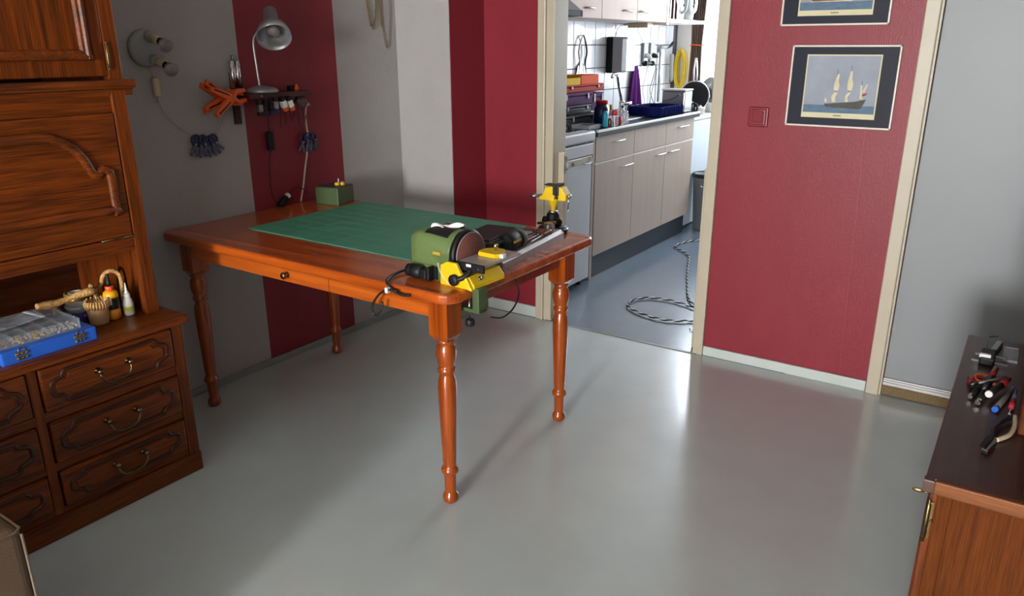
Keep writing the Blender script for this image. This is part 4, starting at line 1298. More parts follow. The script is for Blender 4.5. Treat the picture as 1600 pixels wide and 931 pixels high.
# desk lamp
dl = thing('desk_lamp', 'silver desk lamp with tilted bell shade standing on the wall shelf', 'lamp', (WX + .066, 2.110, SZT))
build('base', MB().lathe([(.062, 0), (.066, .003), (.066, .010), (.052, .020), (.016, .028), (0, .030)], (WX + .066, 2.110, SZT), n=36), 'lamp_silver', dl, True)
st_ = [(-2.684, 2.098, SZT + .024), (-2.686, 2.094, 1.33), (-2.69, 2.094, 1.412), (-2.686, 2.106, 1.446), (-2.672, 2.128, 1.468), (-2.650, 2.150, 1.482)]
build('stem', MB().tube(st_, .0048, 10, smooth_n=6), 'chrome', dl, True)
ax = Vector((.574, -.405, -.712)).normalized()
t0 = Vector((-2.672, 2.178, 1.536))
shd = build('shade', MB().lathe([(.0, .0), (.026, .0), (.028, .003), (.029, .062), (.034, .070), (.054, .092), (.066, .122), (.069, .146), (.0672, .146), (.064, .122), (.052, .094), (.026, .074)], t0, ax, 32, cap=False), 'lamp_silver', dl, True)
build('bulb', MB().lathe([(.012, .076), (.016, .09), (.026, .104), (.028, .112), (.022, .124), (0, .130)], t0, ax, 20), 'bulb_glass', shd, True)

# orange spring clamps biting the left end of the shelf
def big_clamp():
    o = thing('spring_clamp', 'upper orange spring clamp gripping the left end of the wall shelf', 'clamp', (0, 0, 0), 0, 'orange clamps on the shelf')
    # local y points along the shelf (jaws at +y), z up
    for s_ in (-1, 1):
        jp = [(.062, s_ * .012), (.060, s_ * .026), (.026, s_ * .030), (.004, s_ * .016), (-.008, s_ * -.006), (.006, s_ * -.004), (.022, s_ * .012)]
        j_ = build('jaw', MB().prism(jp, .018, ((-.009, 0, 0), (0, 1, 0), (0, 0, 1), (1, 0, 0)), .002), 'orange_plastic', o)
        gp = [(.006, s_ * .010), (-.002, s_ * -.014), (-.094, s_ * -.060), (-.102, s_ * -.042), (-.034, s_ * .002)]
        build('handle', MB().prism(gp, .018, ((-.009, 0, 0), (0, 1, 0), (0, 0, 1), (1, 0, 0)), .002), 'orange_plastic', o)
        build('grip_inset', MB().prism([(-.020, s_ * -.010), (-.024, s_ * -.017), (-.085, s_ * -.050), (-.088, s_ * -.044)], .0195, ((-.0098, 0, 0), (0, 1, 0), (0, 0, 1), (1, 0, 0))), 'black_plastic', o)
    build('pivot', MB().cyl((-.011, .002, 0), (.011, .002, 0), .006, n=14), 'orange_plastic', o)
    return o
oc = big_clamp()
oc.location = (WX + .036, 1.944, 1.207)
oc2 = dup(oc, (WX + .062, 1.946, 1.207), (math.radians(-7), 0, math.radians(-5)), 'middle orange spring clamp gripping the left end of the wall shelf')
oc3 = dup(oc, (WX + .086, 1.950, 1.207), (math.radians(7), 0, math.radians(4)), 'front orange spring clamp gripping the left end of the wall shelf')
oc['label'] = 'orange spring clamp nearest the wall on the left end of the shelf'
# small clamps pinched along the underside of the shelf
def mini_clamp(body, tip, lbl):
    o = thing('mini_clamp', lbl, 'clamp', (0, 0, 0), 0, 'small clamps under the shelf')
    build('jaws', MB().box((-.010, -.009, -.002), (.010, .009, .016), .003), 'black_plastic', o)
    build('body', MB().box((-.012, -.011, -.030), (.012, .011, .000), .004), body, o)
    build('tips', MB().box((-.010, -.010, -.046), (.010, .010, -.029), .004), tip, o)
    return o
spec_ = [('steel', 'black_plastic', 'silver and black mini clamp, leftmost under the shelf', 2.046, 0),
         ('black_plastic', 'black_rubber', 'all-black mini clamp beside the silver one under the shelf', 2.074, .2),
         ('black_plastic', 'blue_plastic', 'black mini clamp with blue tips under the shelf', 2.102, -.1),
         ('clear_bag', 'blue_plastic', 'clear mini clamp with blue tips under the shelf', 2.128, .1),
         ('white_plastic', 'orange_plastic', 'pale mini clamp with orange tips, left one of two under the shelf', 2.166, -.35),
         ('white_plastic', 'orange_plastic', 'pale mini clamp with orange tips, right one of two under the shelf', 2.200, -.35)]
for (b_m, t_m, lbl, yy, tl) in spec_:
    o = mini_clamp(b_m, t_m, lbl)
    o.location = (WX + .118, yy, 1.176 + .008 * (yy > 2.12))
    o.rotation_euler = (-tl, 0, 0)
wire = thing('wire_bundle', 'bundle of dark wire rods hanging under the right end of the wall shelf', 'wires', (WX + .06, 2.29, 1.12))
for k in range(7):
    yy = 2.215 + .024 * k
    build('rod', MB().tube([(WX + .03, yy, 1.196), (WX + .035, yy + .004, 1.150), (WX + .03, yy + .008 * (k % 3), 1.065 + .012 * (k % 4))], .0016, 6, smooth_n=4), 'black_plastic', wire, True)
build('tangle', MB().tube([(WX + .05, 2.20, 1.190), (WX + .07, 2.215, 1.165), (WX + .07, 2.25, 1.158), (WX + .06, 2.28, 1.170), (WX + .06, 2.295, 1.190)], .006, 8, smooth_n=5), 'black_rubber', wire, True)
for k in range(5):
    build('steel_rod', MB().cyl((WX + .055, 2.285 + .010 * k, 1.196), (WX + .075, 2.305 + .012 * k, 1.150), .0022, n=8), 'steel', wire, True)
odd = thing('shelf_trinket', 'tiny orange and black gadget at the right end of the wall shelf', 'gadget', (WX + .05, 2.285, SZT))
build('gadget_body', MB().box((WX + .035, 2.262, SZT), (WX + .065, 2.300, SZT + .022), .004), 'black_plastic', odd, True)
build('gadget_cone', MB().lathe([(.010, .0), (.009, .012), (.004, .026), (0, .028)], (WX + .072, 2.286, SZT), n=14), 'orange_plastic', odd, True)
build('green_led', MB().lathe([(.0045, 0), (.0045, .003), (0, .004)], (WX + .112, 2.068, 1.208), (1, 0, 0), 12), 'mat_print', sh_, True)
# black inline switch and its lead down to the plug
il = thing('inline_switch', 'black inline cord switch hanging on the red strip below the shelf', 'cord switch', (WX + .01, 2.165, .97))
build('switch_body', MB().box((WX + .004, 2.151, .972), (WX + .020, 2.184, 1.050), .004), 'black_plastic', il, True)
build('lead', MB().tube([(WX + .030, 2.166, 1.150), (WX + .014, 2.166, 1.10), (WX + .012, 2.167, 1.05)], .002, 6, smooth_n=4), 'black_rubber', il, True)
build('lead', MB().tube([(WX + .012, 2.167, .972), (WX + .008, 2.155, .93), (WX + .007, 2.150, .86), (WX + .008, 2.150, .80), (WX + .012, 2.160, .750), (WX + .030, 2.180, .733)], .002, 6, smooth_n=5), 'black_rubber', il, True)
pg = thing('power_plug', 'black adapter plug with white socket lying against the red strip on the table', 'plug', (WX + .03, 2.19, TZ))
rot_ = Matrix.Rotation(math.radians(38), 3, 'X')
pvt = (WX + .03, 2.19, TZ + .02)
build('plug_body', MB().box((WX + .014, 2.160, TZ + .006), (WX + .040, 2.222, TZ + .034), .006, 3, rot=rot_, piv=pvt), 'black_plastic', pg, True)
build('plug_socket', MB().box((WX + .018, 2.222, TZ + .010), (WX + .036, 2.238, TZ + .030), .002, rot=rot_, piv=pvt), 'white_plastic', pg, True)
build('lead', MB().tube([(WX + .027, 2.222, TZ + .046), (WX + .03, 2.25, TZ + .070), (WX + .04, 2.285, TZ + .072), (WX + .05, 2.315, TZ + .045), (WX + .075, 2.340, TZ + .028)], .0022, 6, smooth_n=6), 'black_rubber', pg, True)
single('white_cable', MB().tube([(WX + .085, 2.335, 1.160), (WX + .06, 2.345, 1.150), (WX + .034, 2.358, 1.122), (WX + .022, 2.366, 1.075), (WX + .020, 2.370, 1.02), (WX + .018, 2.360, .94), (WX + .016, 2.345, .880), (WX + .016, 2.325, .80), (WX + .020, 2.298, .726)], .0042, 8, smooth_n=7), 'cord_dirty', 'off-white cable hanging in a curve from the shelf down to the table', 'cable', (WX + .02, 2.34, .9))
# gilt chains high on the white wall
def chain(name, pts, lbl, r=.0022):
    P = spline([Vector(p) for p in pts], 26)
    mm = MB()
    mm.tube(P, r * .55, 5)
    acc = 0
    for i in range(1, len(P)):
        acc += (P[i] - P[i - 1]).length
        if acc > .0075:
            acc = 0
            mm.sphere(P[i], r, 6, (1, 1, 1.3))
    return single(name, mm, 'gold', lbl, 'chain', (WX, pts[0][1], pts[len(pts) // 2][2]), 'gilt chains')
x_ = WX + .006
chain('gilt_chain', [(x_, 2.800, 1.66), (x_, 2.812, 1.58), (x_, 2.824, 1.510), (x_, 2.833, 1.492), (x_, 2.846, 1.500), (x_, 2.860, 1.53), (x_, 2.868, 1.60), (x_, 2.868, 1.66)], 'short gilt chain loop at the left of the chains on the white wall')
chain('gilt_chain', [(x_ + .004, 2.804, 1.66), (x_ + .004, 2.818, 1.56), (x_ + .004, 2.832, 1.490), (x_ + .004, 2.841, 1.478), (x_ + .004, 2.852, 1.492), (x_ + .004, 2.864, 1.56), (x_ + .004, 2.870, 1.66)], 'slightly longer gilt chain loop overlapping the leftmost one on the white wall')
chain('gilt_chain', [(x_, 2.896, 1.66), (x_, 2.899, 1.56), (x_, 2.902, 1.490)], 'straight gilt chain end hanging between the loops on the white wall', .003)
chain('gilt_chain', [(x_, 2.906, 1.66), (x_, 2.908, 1.54), (x_, 2.918, 1.44), (x_, 2.935, 1.392), (x_, 2.952, 1.425), (x_, 2.966, 1.54), (x_, 2.970, 1.66)], 'longest gilt chain loop nearest the room corner on the white wall')

# ================================================================== gate posts on the kitchen door jambs
gp_ = thing('gate_post', 'low painted post with strike plate on the left kitchen door jamb', 'post', (DL + .02, 3.35, 0))
build('post', MB().box((DL + .001, 3.335, .004), (DL + .034, 3.372, .890), .003), 'trim_paint', gp_, True)
pm = MB().box((DL + .034, 3.342, .785), (DL + .037, 3.366, .875), .001, 1)
pm.tube([(DL + .036, 3.350, .800), (DL + .050, 3.350, .806), (DL + .050, 3.350, .856), (DL + .036, 3.350, .862)], .003, 6)
pm.sphere((DL + .040, 3.356, .85), .004, 8).sphere((DL + .040, 3.356, .81), .004, 8)
build('strike_plate', pm, 'steel', gp_, True)
gp2 = thing('gate_post', 'low painted post with hooks on the right kitchen door jamb', 'post', (DR - .03, 3.35, 0))
build('post', MB().box((DR - .034, 3.335, .004), (DR - .001, 3.372, .872), .003), 'trim_paint', gp2, True)
for z in (.075, .785):
    build('hook', MB().tube([(DR - .034, 3.350, z), (DR - .050, 3.350, z), (DR - .052, 3.350, z + .016)], .004, 6), 'steel', gp2, True)

# ================================================================== kitchen: appliance, units, worktop
fg = thing('refrigerator', 'grey under-counter refrigerator beneath the gas hob', 'refrigerator', (-2.43, 3.72, 0))
FY0, FY1, FXX = 3.44, 3.985, -2.134
build('cabinet', MB().box((XL + .01, FY0, .03), (FXX - .035, FY1, .868), .004), 'appliance', fg, True)
dq = build('door', MB().box((FXX - .034, FY0, .045), (FXX, FY1 - .012, .790), .005), 'appliance', fg, True)
build('control_band', MB().box((FXX - .034, FY0, .794), (FXX + .002, FY1, .862), .004), 'appliance', fg, True)
build('door_band', MB().box((FXX - .002, FY0 + .02, .752), (FXX + .004, 3.86, .786), .002), 'trim_paint', dq, True)
build('grip_recess', MB().box((FXX - .01, 3.855, .756), (FXX + .0015, 3.955, .790), .003), 'trim_paint', dq, True)
build('grip', MB().tube([(FXX + .002, 3.862, .758), (FXX + .016, 3.875, .752), (FXX + .016, 3.94, .754), (FXX + .004, 3.955, .785)], .004, 8, smooth_n=4), 'appliance_white', dq, True)
lg = MB()
for k, (yy, zz, ww, hh) in enumerate(((3.735, .768, .016, .006), (3.752, .768, .010, .006), (3.745, .759, .034, .005))):
    lg.box((FXX + .004, yy - ww / 2, zz - hh / 2), (FXX + .005, yy + ww / 2, zz + hh / 2))
build('emblem', lg, 'case_black', dq, True)
for y in (FY0 + .05, FY1 - .05):
    build('foot', MB().cyl((FXX - .05, y, .002), (FXX - .05, y, .045), .018, n=12), 'black_plastic', fg, True)
    build('foot', MB().cyl((XL + .06, y, .002), (XL + .06, y, .045), .018, n=12), 'black_plastic', fg, True)
hb_ = thing('gas_hob', 'gas hob with black pan grates standing on the refrigerator', 'hob', (-2.43, 3.72, .868))
build('hob_body', MB().box((XL + .01, FY0, .872), (FXX + .008, 4.000, .930), .012, 4), 'appliance', hb_, True)
build('hob_plate', MB().box((XL + .03, FY0 + .03, .926), (FXX - .05, 3.965, .934), .003), 'hob_black', hb_, True)
for (bx, by) in ((-2.58, 3.58), (-2.58, 3.83), (-2.32, 3.58), (-2.32, 3.83)):
    build('burner', MB().lathe([(.045, .934), (.045, .944), (.030, .950), (0, .951)], (bx, by, 0), n=22), 'steel', hb_, True)
    g_ = MB()
    for k in range(4):
        a = math.pi / 4 + k * math.pi / 2
        g_.tube([(bx + .10 * math.cos(a), by + .10 * math.sin(a), .935), (bx + .095 * math.cos(a), by + .095 * math.sin(a), .965), (bx + .035 * math.cos(a), by + .035 * math.sin(a), .966)], .005, 6)
    g_.tube([(bx + .096, by + .096 * s_, .952) if False else (bx + .080 * math.cos(t * math.pi / 12), by + .080 * math.sin(t * math.pi / 12), .948) for t in range(24)], .004, 6, True)
    build('pan_grate', g_, 'black_plastic', hb_, True)

def bow_handle(y0, y1, z, x):
    return MB().tube([(x, y0, z - .004), (x + .018, y0 + .010, z + .002), (x + .024, (y0 + y1) / 2, z + .003), (x + .018, y1 - .010, z + .002), (x, y1, z - .004)], .0065, 8, smooth_n=4, flat=.6)
ub = [4.072, 4.604, 5.118, 5.640]
hd_ = [((4.285, 4.440, .835), (4.410, 4.575, .668)), (None, (4.945, 5.105, .676)), ((5.310, 5.500, .836), (5.165, 5.350, .676))]
nm = ['base cabinet with drawer and door nearest the refrigerator under the steel worktop', 'middle base cabinet with plain upper panel under the steel worktop', 'base cabinet at the far end of the steel worktop']
for i in range(3):
    y0, y1 = ub[i], ub[i + 1]
    kc = thing('base_cabinet', nm[i], 'cabinet', (-2.45, (y0 + y1) / 2, 0), 0, 'kitchen base cabinets')
    build('carcass', MB().box((XL + .01, y0 + .001, .146), (-2.184, y1 - .001, .888), .001, 1), 'cabinet_edge', kc, True)
    d1 = build('drawer' if hd_[i][0] else 'panel', MB().box((-2.184, y0 + .0025, .730), (-2.163, y1 - .0025, .884), .0015, 1), 'kitchen_front', kc, True)
    if hd_[i][0]:
        build('handle', bow_handle(*hd_[i][0], -2.163), 'chrome', d1, True)
    build('edge_strip', MB().box((-2.183, y0 + .003, .7215), (-2.166, y1 - .003, .7275)), 'white_plastic', kc, True)
    d2 = build('door', MB().box((-2.184, y0 + .0025, .148), (-2.163, y1 - .0025, .720), .0015, 1), 'kitchen_front', kc, True)
    build('handle', bow_handle(*hd_[i][1], -2.163), 'chrome', d2, True)
build_p = MB().box((-2.60, 4.071, .003), (-2.182, 5.60, .145), .001, 1)
single('cabinet_plinth', build_p, 'plinth_dark', 'dark blue plinth board under the kitchen base cabinets', 'plinth', (-2.39, 4.8, .003))
single('end_panel', MB().box((-2.70, 4.040, .003), (-2.166, 4.069, .888), .001, 1), 'kitchen_front', 'narrow end panel between the refrigerator and the base cabinets', 'panel', (-2.43, 4.055, .003))
wt_ = thing('worktop', 'dark steel kitchen worktop with a black front edge', 'worktop', (-2.44, 4.83, .889))
build('surface', MB().box((XL + .008, 4.032, .889), (-2.140, 5.655, .925), .002, 1), 'worktop_steel', wt_, True)
build('front_edge', MB().box((-2.141, 4.032, .889), (-2.128, 5.658, .918), .003), 'worktop_edge', wt_, True)
build('edge_highlight', MB().box((-2.143, 4.032, .914), (-2.1265, 5.658, .928), .002), 'white_plastic', wt_, True)  # white strip puts the highlight on the worktop edge into the colour
build('sink_rim', MB().prism(rrect(.34, .46, .05, 5), .003, ((-2.46, 4.95, .925), (1, 0, 0), (0, 1, 0), (0, 0, 1)), .001, 1), 'steel', wt_, True)
# upper units
uy = [4.030, 4.543, 5.058, 5.556]
un = ['wall cabinet next to the cooker hood', 'wall cabinet in the middle above the worktop', 'wall cabinet beside the open kitchen shelf']
uh = [(4.32, 4.43), (4.83, 4.98), (5.075, 5.225)]
for i in range(3):
    kc = thing('wall_cabinet', un[i], 'cabinet', (-2.58, (uy[i] + uy[i + 1]) / 2, 1.56), 0, 'kitchen wall cabinets')
    build('carcass', MB().box((XL + .008, uy[i] + .001, 1.560), (-2.420, uy[i + 1] - .001, 2.24), .001, 1), 'cabinet_edge', kc, True)
    d1 = build('door', MB().box((-2.420, uy[i] + .002, 1.561), (-2.400, uy[i + 1] - .002, 2.24), .0015, 1), 'kitchen_upper', kc, True)
    build('handle', MB().tube([(-2.400, uh[i][0], 1.618), (-2.384, uh[i][0] + .012, 1.620), (-2.384, uh[i][1] - .012, 1.620), (-2.400, uh[i][1], 1.618)], .005, 8), 'steel', d1, True)
KC3 = kc
ho = thing('cooker_hood', 'dark grey sloping cooker hood above the hob', 'cooker hood', (-2.5, 3.73, 1.556))
build('rim', MB().box((XL + .008, 3.44, 1.556), (-2.250, 4.022, 1.588), .003), 'case_black', ho, True)
m = MB()
a_ = [(XL + .008, 3.44, 1.588), (-2.252, 3.44, 1.588), (-2.252, 4.020, 1.588), (XL + .008, 4.020, 1.588)]
c_ = [(XL + .008, 3.55, 1.80), (-2.46, 3.55, 1.80), (-2.46, 3.86, 1.80), (XL + .008, 3.86, 1.80)]
m.add(a_ + c_, [[3, 2, 1, 0], [0, 1, 5, 4], [1, 2, 6, 5], [2, 3, 7, 6], [3, 0, 4, 7], [4, 5, 6, 7]])
build('canopy', m, 'hood_grey', ho, True)
build('duct', MB().box((XL + .008, 3.57, 1.80), (-2.48, 3.84, 2.45), .002), 'hood_grey', ho, True)
build('edge_trim', MB().box((-2.26, 4.0215, 1.555), (-2.247, 4.026, 1.590), .001, 1), 'white_plastic', ho, True)
# open shelf with boards and irons
os_ = thing('kitchen_shelf', 'open pale shelf beyond the wall cabinets in the kitchen', 'shelf', (-2.58, 5.97, 1.56))
build('shelf_board', MB().box((XL + .008, 5.600, 1.563), (-2.400, 6.370, 1.588), .002), 'cabinet_edge', os_, True)
build('side_panel', MB().box((XL + .008, 5.557, 1.545), (-2.398, 5.598, 2.24), .002), 'kitchen_upper', KC3, True)
build('cleat', MB().box((-2.66, 5.45, 1.525), (-2.50, 5.555, 1.5595), .002), 'cream_plastic', KC3, True)
for k, yy in enumerate((5.640, 5.705)):
    single('baking_tray', MB().box((XL + .06, yy, 1.588), (-2.412, yy + .026, 1.90), .003), 'mahogany' if k else 'hood_grey', ['dark upright tray at the left on the open kitchen shelf', 'brown upright board second from the left on the open kitchen shelf'][k], 'tray', (-2.58, yy, 1.588))
ir = thing('blue_iron', 'blue and white clothes iron standing on end on the kitchen shelf', 'iron', (-2.50, 5.80, 1.588))
build('sole_plate', MB().prism([(0, 0), (.11, 0), (.11, .10), (.085, .18), (.055, .23), (.025, .18), (0, .10)], .014, ((-2.53, 5.795, 1.588), (1, 0, 0), (0, 0, 1), (0, 1, 0)), .002), 'steel', ir, True)
build('iron_body', MB().prism([(.01, 0), (.10, 0), (.10, .09), (.078, .17), (.055, .21), (.032, .17), (.01, .09)], .055, ((-2.53, 5.809, 1.588), (1, 0, 0), (0, 0, 1), (0, 1, 0)), .012, 3), 'blue_iron', ir, True)
build('iron_handle', MB().tube([(-2.475, 5.864, 1.61), (-2.475, 5.900, 1.64), (-2.475, 5.905, 1.72), (-2.475, 5.866, 1.76)], .013, 10, smooth_n=4), 'white_plastic', ir, True)
for k, (yy, cc, lb_) in enumerate(((6.00, 'white_plastic', 'white jug kettle on the kitchen shelf next to the blue iron'), (6.20, 'grey_plastic', 'grey jug appliance at the far end of the kitchen shelf'))):
    o = thing('jug', lb_, 'jug', (-2.53, yy, 1.588))
    build('jug_body', MB().lathe([(.066, 0), (.074, .006), (.076, .05), (.066, .16), (.058, .26), (.05, .27), (0, .275)], n=28), cc, o)
    build('jug_handle', MB().tube([(.066, -.02, .05), (.105, -.03, .08), (.105, -.03, .18), (.055, -.018, .22)], .011, 10, smooth_n=4), 'grey_plastic' if k == 0 else 'white_plastic', o)
    build('jug_button', MB().box((.070, .004, .10), (.080, .028, .118), .003), 'case_black', o)

# ------------------------------------------------------------------ stack of tool cases on the hob and worktop corner
def case(y0, y1, z0, z1, body, lbl, x0=-2.66, x1=-2.40, lid=None):
    o = thing('tool_case', lbl, 'case', ((x0 + x1) / 2, (y0 + y1) / 2, z0), 0, 'stacked cases in the kitchen')
    zm = z0 + (z1 - z0) * .72
    build('case_body', MB().box((x0, y0, z0), (x1, y1, zm - .001), .006), body, o, True)
    build('case_lid', MB().box((x0, y0, zm), (x1 + .002, y1, z1), .006), lid or body, o, True)
    for f_ in (.22, .85):
        yy = y0 + (y1 - y0) * f_
        build('latch', MB().box((x1, yy - .010, z0 + (z1 - z0) * .45), (x1 + .006, yy + .010, z1 - .008), .002), 'grey_plastic', o, True)
    return o
case(4.045, 4.46, .926, .992, 'case_black', 'wide black case at the very bottom of the case stack', -2.68, -2.36, 'case_black')
case(4.05, 4.44, .9925, 1.046, 'case_black', 'black case second from the bottom of the case stack', -2.66, -2.40, 'case_black')
case(4.02, 4.455, 1.0465, 1.122, 'purple', 'wide purple case in the middle of the case stack', -2.67, -2.40, 'purple')
case(4.475, 4.645, 1.000, 1.110, 'purple', 'small dark purple case standing right of the stack', -2.62, -2.42)
single('case_riser', MB().box((-2.64, 4.475, .926), (-2.43, 4.64, .9995), .004), 'grey_plastic', 'grey box under the small purple case on the worktop', 'box', (-2.53, 4.55, .926))
case(4.08, 4.625, 1.1225, 1.168, 'red_case', 'long flat red case lying across the purple cases', -2.62, -2.41)
for (nm_, y0, y1, x0, x1, mt, lbl) in (('storage_bin', 4.335, 4.565, -2.56, -2.42, 'orange_box', 'orange open plastic bin on top of the red case'), ('storage_bin', 4.155, 4.325, -2.54, -2.42, 'yellow_box', 'yellow open plastic bin on top of the red case')):
    m = MB()
    z0, z1 = 1.1685, 1.224
    m.box((x0, y0, z0), (x1, y1, z0 + .003))
    m.box((x0, y0, z0 + .003), (x0 + .003, y1, z1)).box((x1 - .003, y0, z0 + .003), (x1, y1, z1 if mt == 'orange_box' else z1 - .014))
    m.box((x0 + .003, y0, z0 + .003), (x1 - .003, y0 + .003, z1)).box((x0 + .003, y1 - .003, z0 + .003), (x1 - .003, y1, z1))
    single(nm_, m, mt, lbl, 'bin', ((x0 + x1) / 2, (y0 + y1) / 2, z0))
yb_ = thing('yellow_bottle', 'yellow bottle with white cap at the left of the case stack', 'bottle', (-2.345, 3.945, .968))
build('bottle_body', MB().lathe([(.026, 0), (.029, .004), (.029, .11), (.018, .125)], n=22), 'glue_yellow', yb_)
build('cap', MB().lathe([(.015, .125), (.015, .142), (0, .143)], n=18), 'white_plastic', yb_)
pn_ = thing('orange_pan', 'small orange-brown dish on the gas hob', 'dish', (-2.50, 3.86, .968))
build('dish', MB().lathe([(.05, 0), (.07, .014), (.075, .016), (.06, .006), (0, .006)], n=28), 'orange_box', pn_)
tr_ = MB().box((-2.32, 4.05, .926), (-2.20, 4.19, .929)).box((-2.32, 4.05, .929), (-2.317, 4.19, .950)).box((-2.203, 4.05, .929), (-2.20, 4.19, .950)).box((-2.317, 4.05, .929), (-2.203, 4.053, .950)).box((-2.317, 4.187, .929), (-2.203, 4.19, .950))
single('clear_tray', tr_, 'clear_bag', 'small clear plastic tray at the near corner of the worktop', 'tray', (-2.26, 4.12, .926))
# ------------------------------------------------------------------ bottles along the worktop edge
WZ = .926
def bottle(name, x, y, r, h, body, cap, lbl, caph=.016, shoulder=.75, capr=.6, z=WZ + .002):
    o = thing(name, lbl, 'bottle', (x, y, z))
    build('bottle_body', MB().lathe([(r * .9, 0), (r, .004), (r, h * shoulder), (r * .9, h * (shoulder + .08)), (r * capr * .9, h * .95), (r * capr * .9, h)], n=22), body, o)
    build('cap', MB().lathe([(r * capr, h * .97), (r * capr, h + caph), (r * capr * .8, h + caph + .002), (0, h + caph + .002)], n=18), cap, o)
    return o
bottle('blue_bottle', -2.30, 4.392, .048, .125, 'navy_bottle', 'red_case', 'large dark blue bottle with red cap in front of the case stack', .018, .74, .78)
bottle('cyan_bottle', -2.19, 4.232, .018, .100, 'cyan_bottle', 'black_plastic', 'slim light blue bottle with black cap on the worktop edge', .014)
bottle('brown_bottle', -2.175, 4.268, .015, .052, 'brown_liquid', 'white_plastic', 'tiny brown bottle with white cap beside the light blue bottle', .010)
bottle('red_lid_jar', -2.175, 4.330, .024, .066, 'clear_bag', 'label_red', 'clear jar with red lid on the worktop edge', .024, .8, .85)
bottle('red_paint_jar', -2.185, 4.405, .022, .052, 'red_liquid', 'clear_bag', 'small jar of dark red paint on the worktop edge', .034, .85, .8)
bj = thing('brush_jar', 'clear jar holding a thin brush at the end of the bottle row', 'jar', (-2.180, 4.482, WZ + .002))
build('jar_glass', MB().lathe([(.022, 0), (.024, .004), (.024, .060), (.018, .070), (.018, .082), (.016, .082), (.016, .070), (.021, .058), (.021, .006), (0, .006)], n=22), 'clear_bag', bj)
build('brush', MB().cyl((0, 0, .010), (.012, .036, .150), .0025, n=8), 'case_black', bj)
bottle('white_spoon_jar', -2.30, 4.52, .026, .080, 'white_plastic', 'hose_yellow', 'white squeeze bottle with yellow top behind the paint jars', .030, .7, .35)
# ------------------------------------------------------------------ tap, towel, dispenser, tools on the tiled wall
fa = thing('kitchen_tap', 'chrome kitchen tap with curved spout behind the paint jars', 'tap', (-2.60, 5.27, .925))
build('tap_base', MB().lathe([(.028, 0), (.03, .004), (.022, .02), (.02, .07), (.024, .075), (.016, .085)], (-2.60, 5.28, .9285), n=22), 'chrome', fa, True)
build('spout', MB().tube([(-2.60, 5.28, 1.00), (-2.60, 5.25, 1.06), (-2.60, 5.212, 1.135), (-2.59, 5.170, 1.190), (-2.57, 5.10, 1.205), (-2.54, 5.00, 1.200), (-2.53, 4.97, 1.19)], .011, 10, smooth_n=6), 'chrome', fa, True)
for s_ in (-1, 1):
    build('tap_handle', MB().cyl((-2.60, 5.28, .985), (-2.56, 5.28 + s_ * .075, .992), .010, .013, 14), 'chrome', fa, True)
dp_ = thing('towel_dispenser', 'grey and black paper towel dispenser on the tiled wall', 'dispenser', (-2.68, 5.40, 1.205))
build('housing', MB().box((XL + .008, 5.275, 1.205), (-2.690, 5.530, 1.462), .010, 3), 'case_black', dp_, True)
build('cover', MB().prism([(0, 0), (.075, .012), (.092, .05), (.092, .19), (.075, .228), (0, .24)], .235, ((-2.694, 5.282, 1.215), (1, 0, 0), (0, 1, 0), (0, 0, 1)), .006), 'lamp_silver', dp_, True)
ut = thing('kitchen_tongs', 'dark metal tongs hanging from a hook on the tiled wall', 'tongs', (XL + .02, 4.89, 1.22))
build('hook', MB().tube([(XL + .006, 4.892, 1.490), (XL + .006, 4.892, 1.470), (XL + .026, 4.892, 1.462), (XL + .030, 4.892, 1.474)], .003, 6, smooth_n=3), 'steel', ut, True)
for s_ in (-1, 1):
    build('tong_arm', MB().tube([(XL + .026, 4.892, 1.470), (XL + .026, 4.892 + s_ * .030, 1.43), (XL + .026, 4.892 + s_ * .056, 1.36), (XL + .026, 4.892 + s_ * .038, 1.29), (XL + .026, 4.892 + s_ * .050, 1.215)], .009, 8, smooth_n=5, flat=.35, up=(1, 0, 0), rf=lambda t: .6 + .8 * math.sin(t * math.pi)), 'black_cloth' if s_ > 0 else 'hood_grey', ut, True)
build('spatula_blade', MB().prism([(4.815, 1.20), (4.965, 1.20), (4.955, 1.235), (4.90, 1.30), (4.845, 1.26)], .003, ((XL + .014, 0, 0), (0, 1, 0), (0, 0, 1), (1, 0, 0))), 'steel', ut, True)
tw_ = MB()
vv, n1, n2 = [], 12, 13
for i in range(n1):
    for j in range(n2):
        u, v = i / (n1 - 1), j / (n2 - 1)
        z = 1.245 - .30 * u
        hw = .030 + .085 * u ** .7
        vv.append((XL + .030 + .012 * u * math.sin(v * 15) + .006 * (1 - u), 5.742 + .018 * u + (v - .5) * 2 * hw, z))
tw_.add(vv, [[i * n2 + j, (i + 1) * n2 + j, (i + 1) * n2 + j + 1, i * n2 + j + 1] for i in range(n1 - 1) for j in range(n2 - 1)], True)
tw2 = single('kitchen_towel', tw_, 'purple_cloth', 'purple towel hanging on the tiled wall below the dispenser', 'towel', (XL + .03, 5.75, 1.1))
so = tw2.modifiers.new('thickness', 'SOLIDIFY')
so.thickness = .010
bb = thing('cloth_basket', 'dark blue cloth-lined tray on the far worktop', 'tray', (-2.31, 5.24, .928))
m = MB()
x0, x1, y0, y1, z0, z1 = -2.45, -2.190, 5.065, 5.445, .928, .990
m.box((x0, y0, z0), (x1, y1, z0 + .008), .003)
build('tray_floor', m, 'navy_cloth', bb, True)
m = MB().box((x0, y0, z0 + .008), (x0 + .014, y1, z1), .005).box((x1 - .014, y0, z0 + .008), (x1, y1, z1), .005)
m.box((x0 + .014, y0, z0 + .008), (x1 - .014, y0 + .014, z1), .005).box((x0 + .014, y1 - .014, z0 + .008), (x1 - .014, y1, z1), .005)
build('tray_rim', m, 'navy_cloth', bb, True)
pl_ = MB()
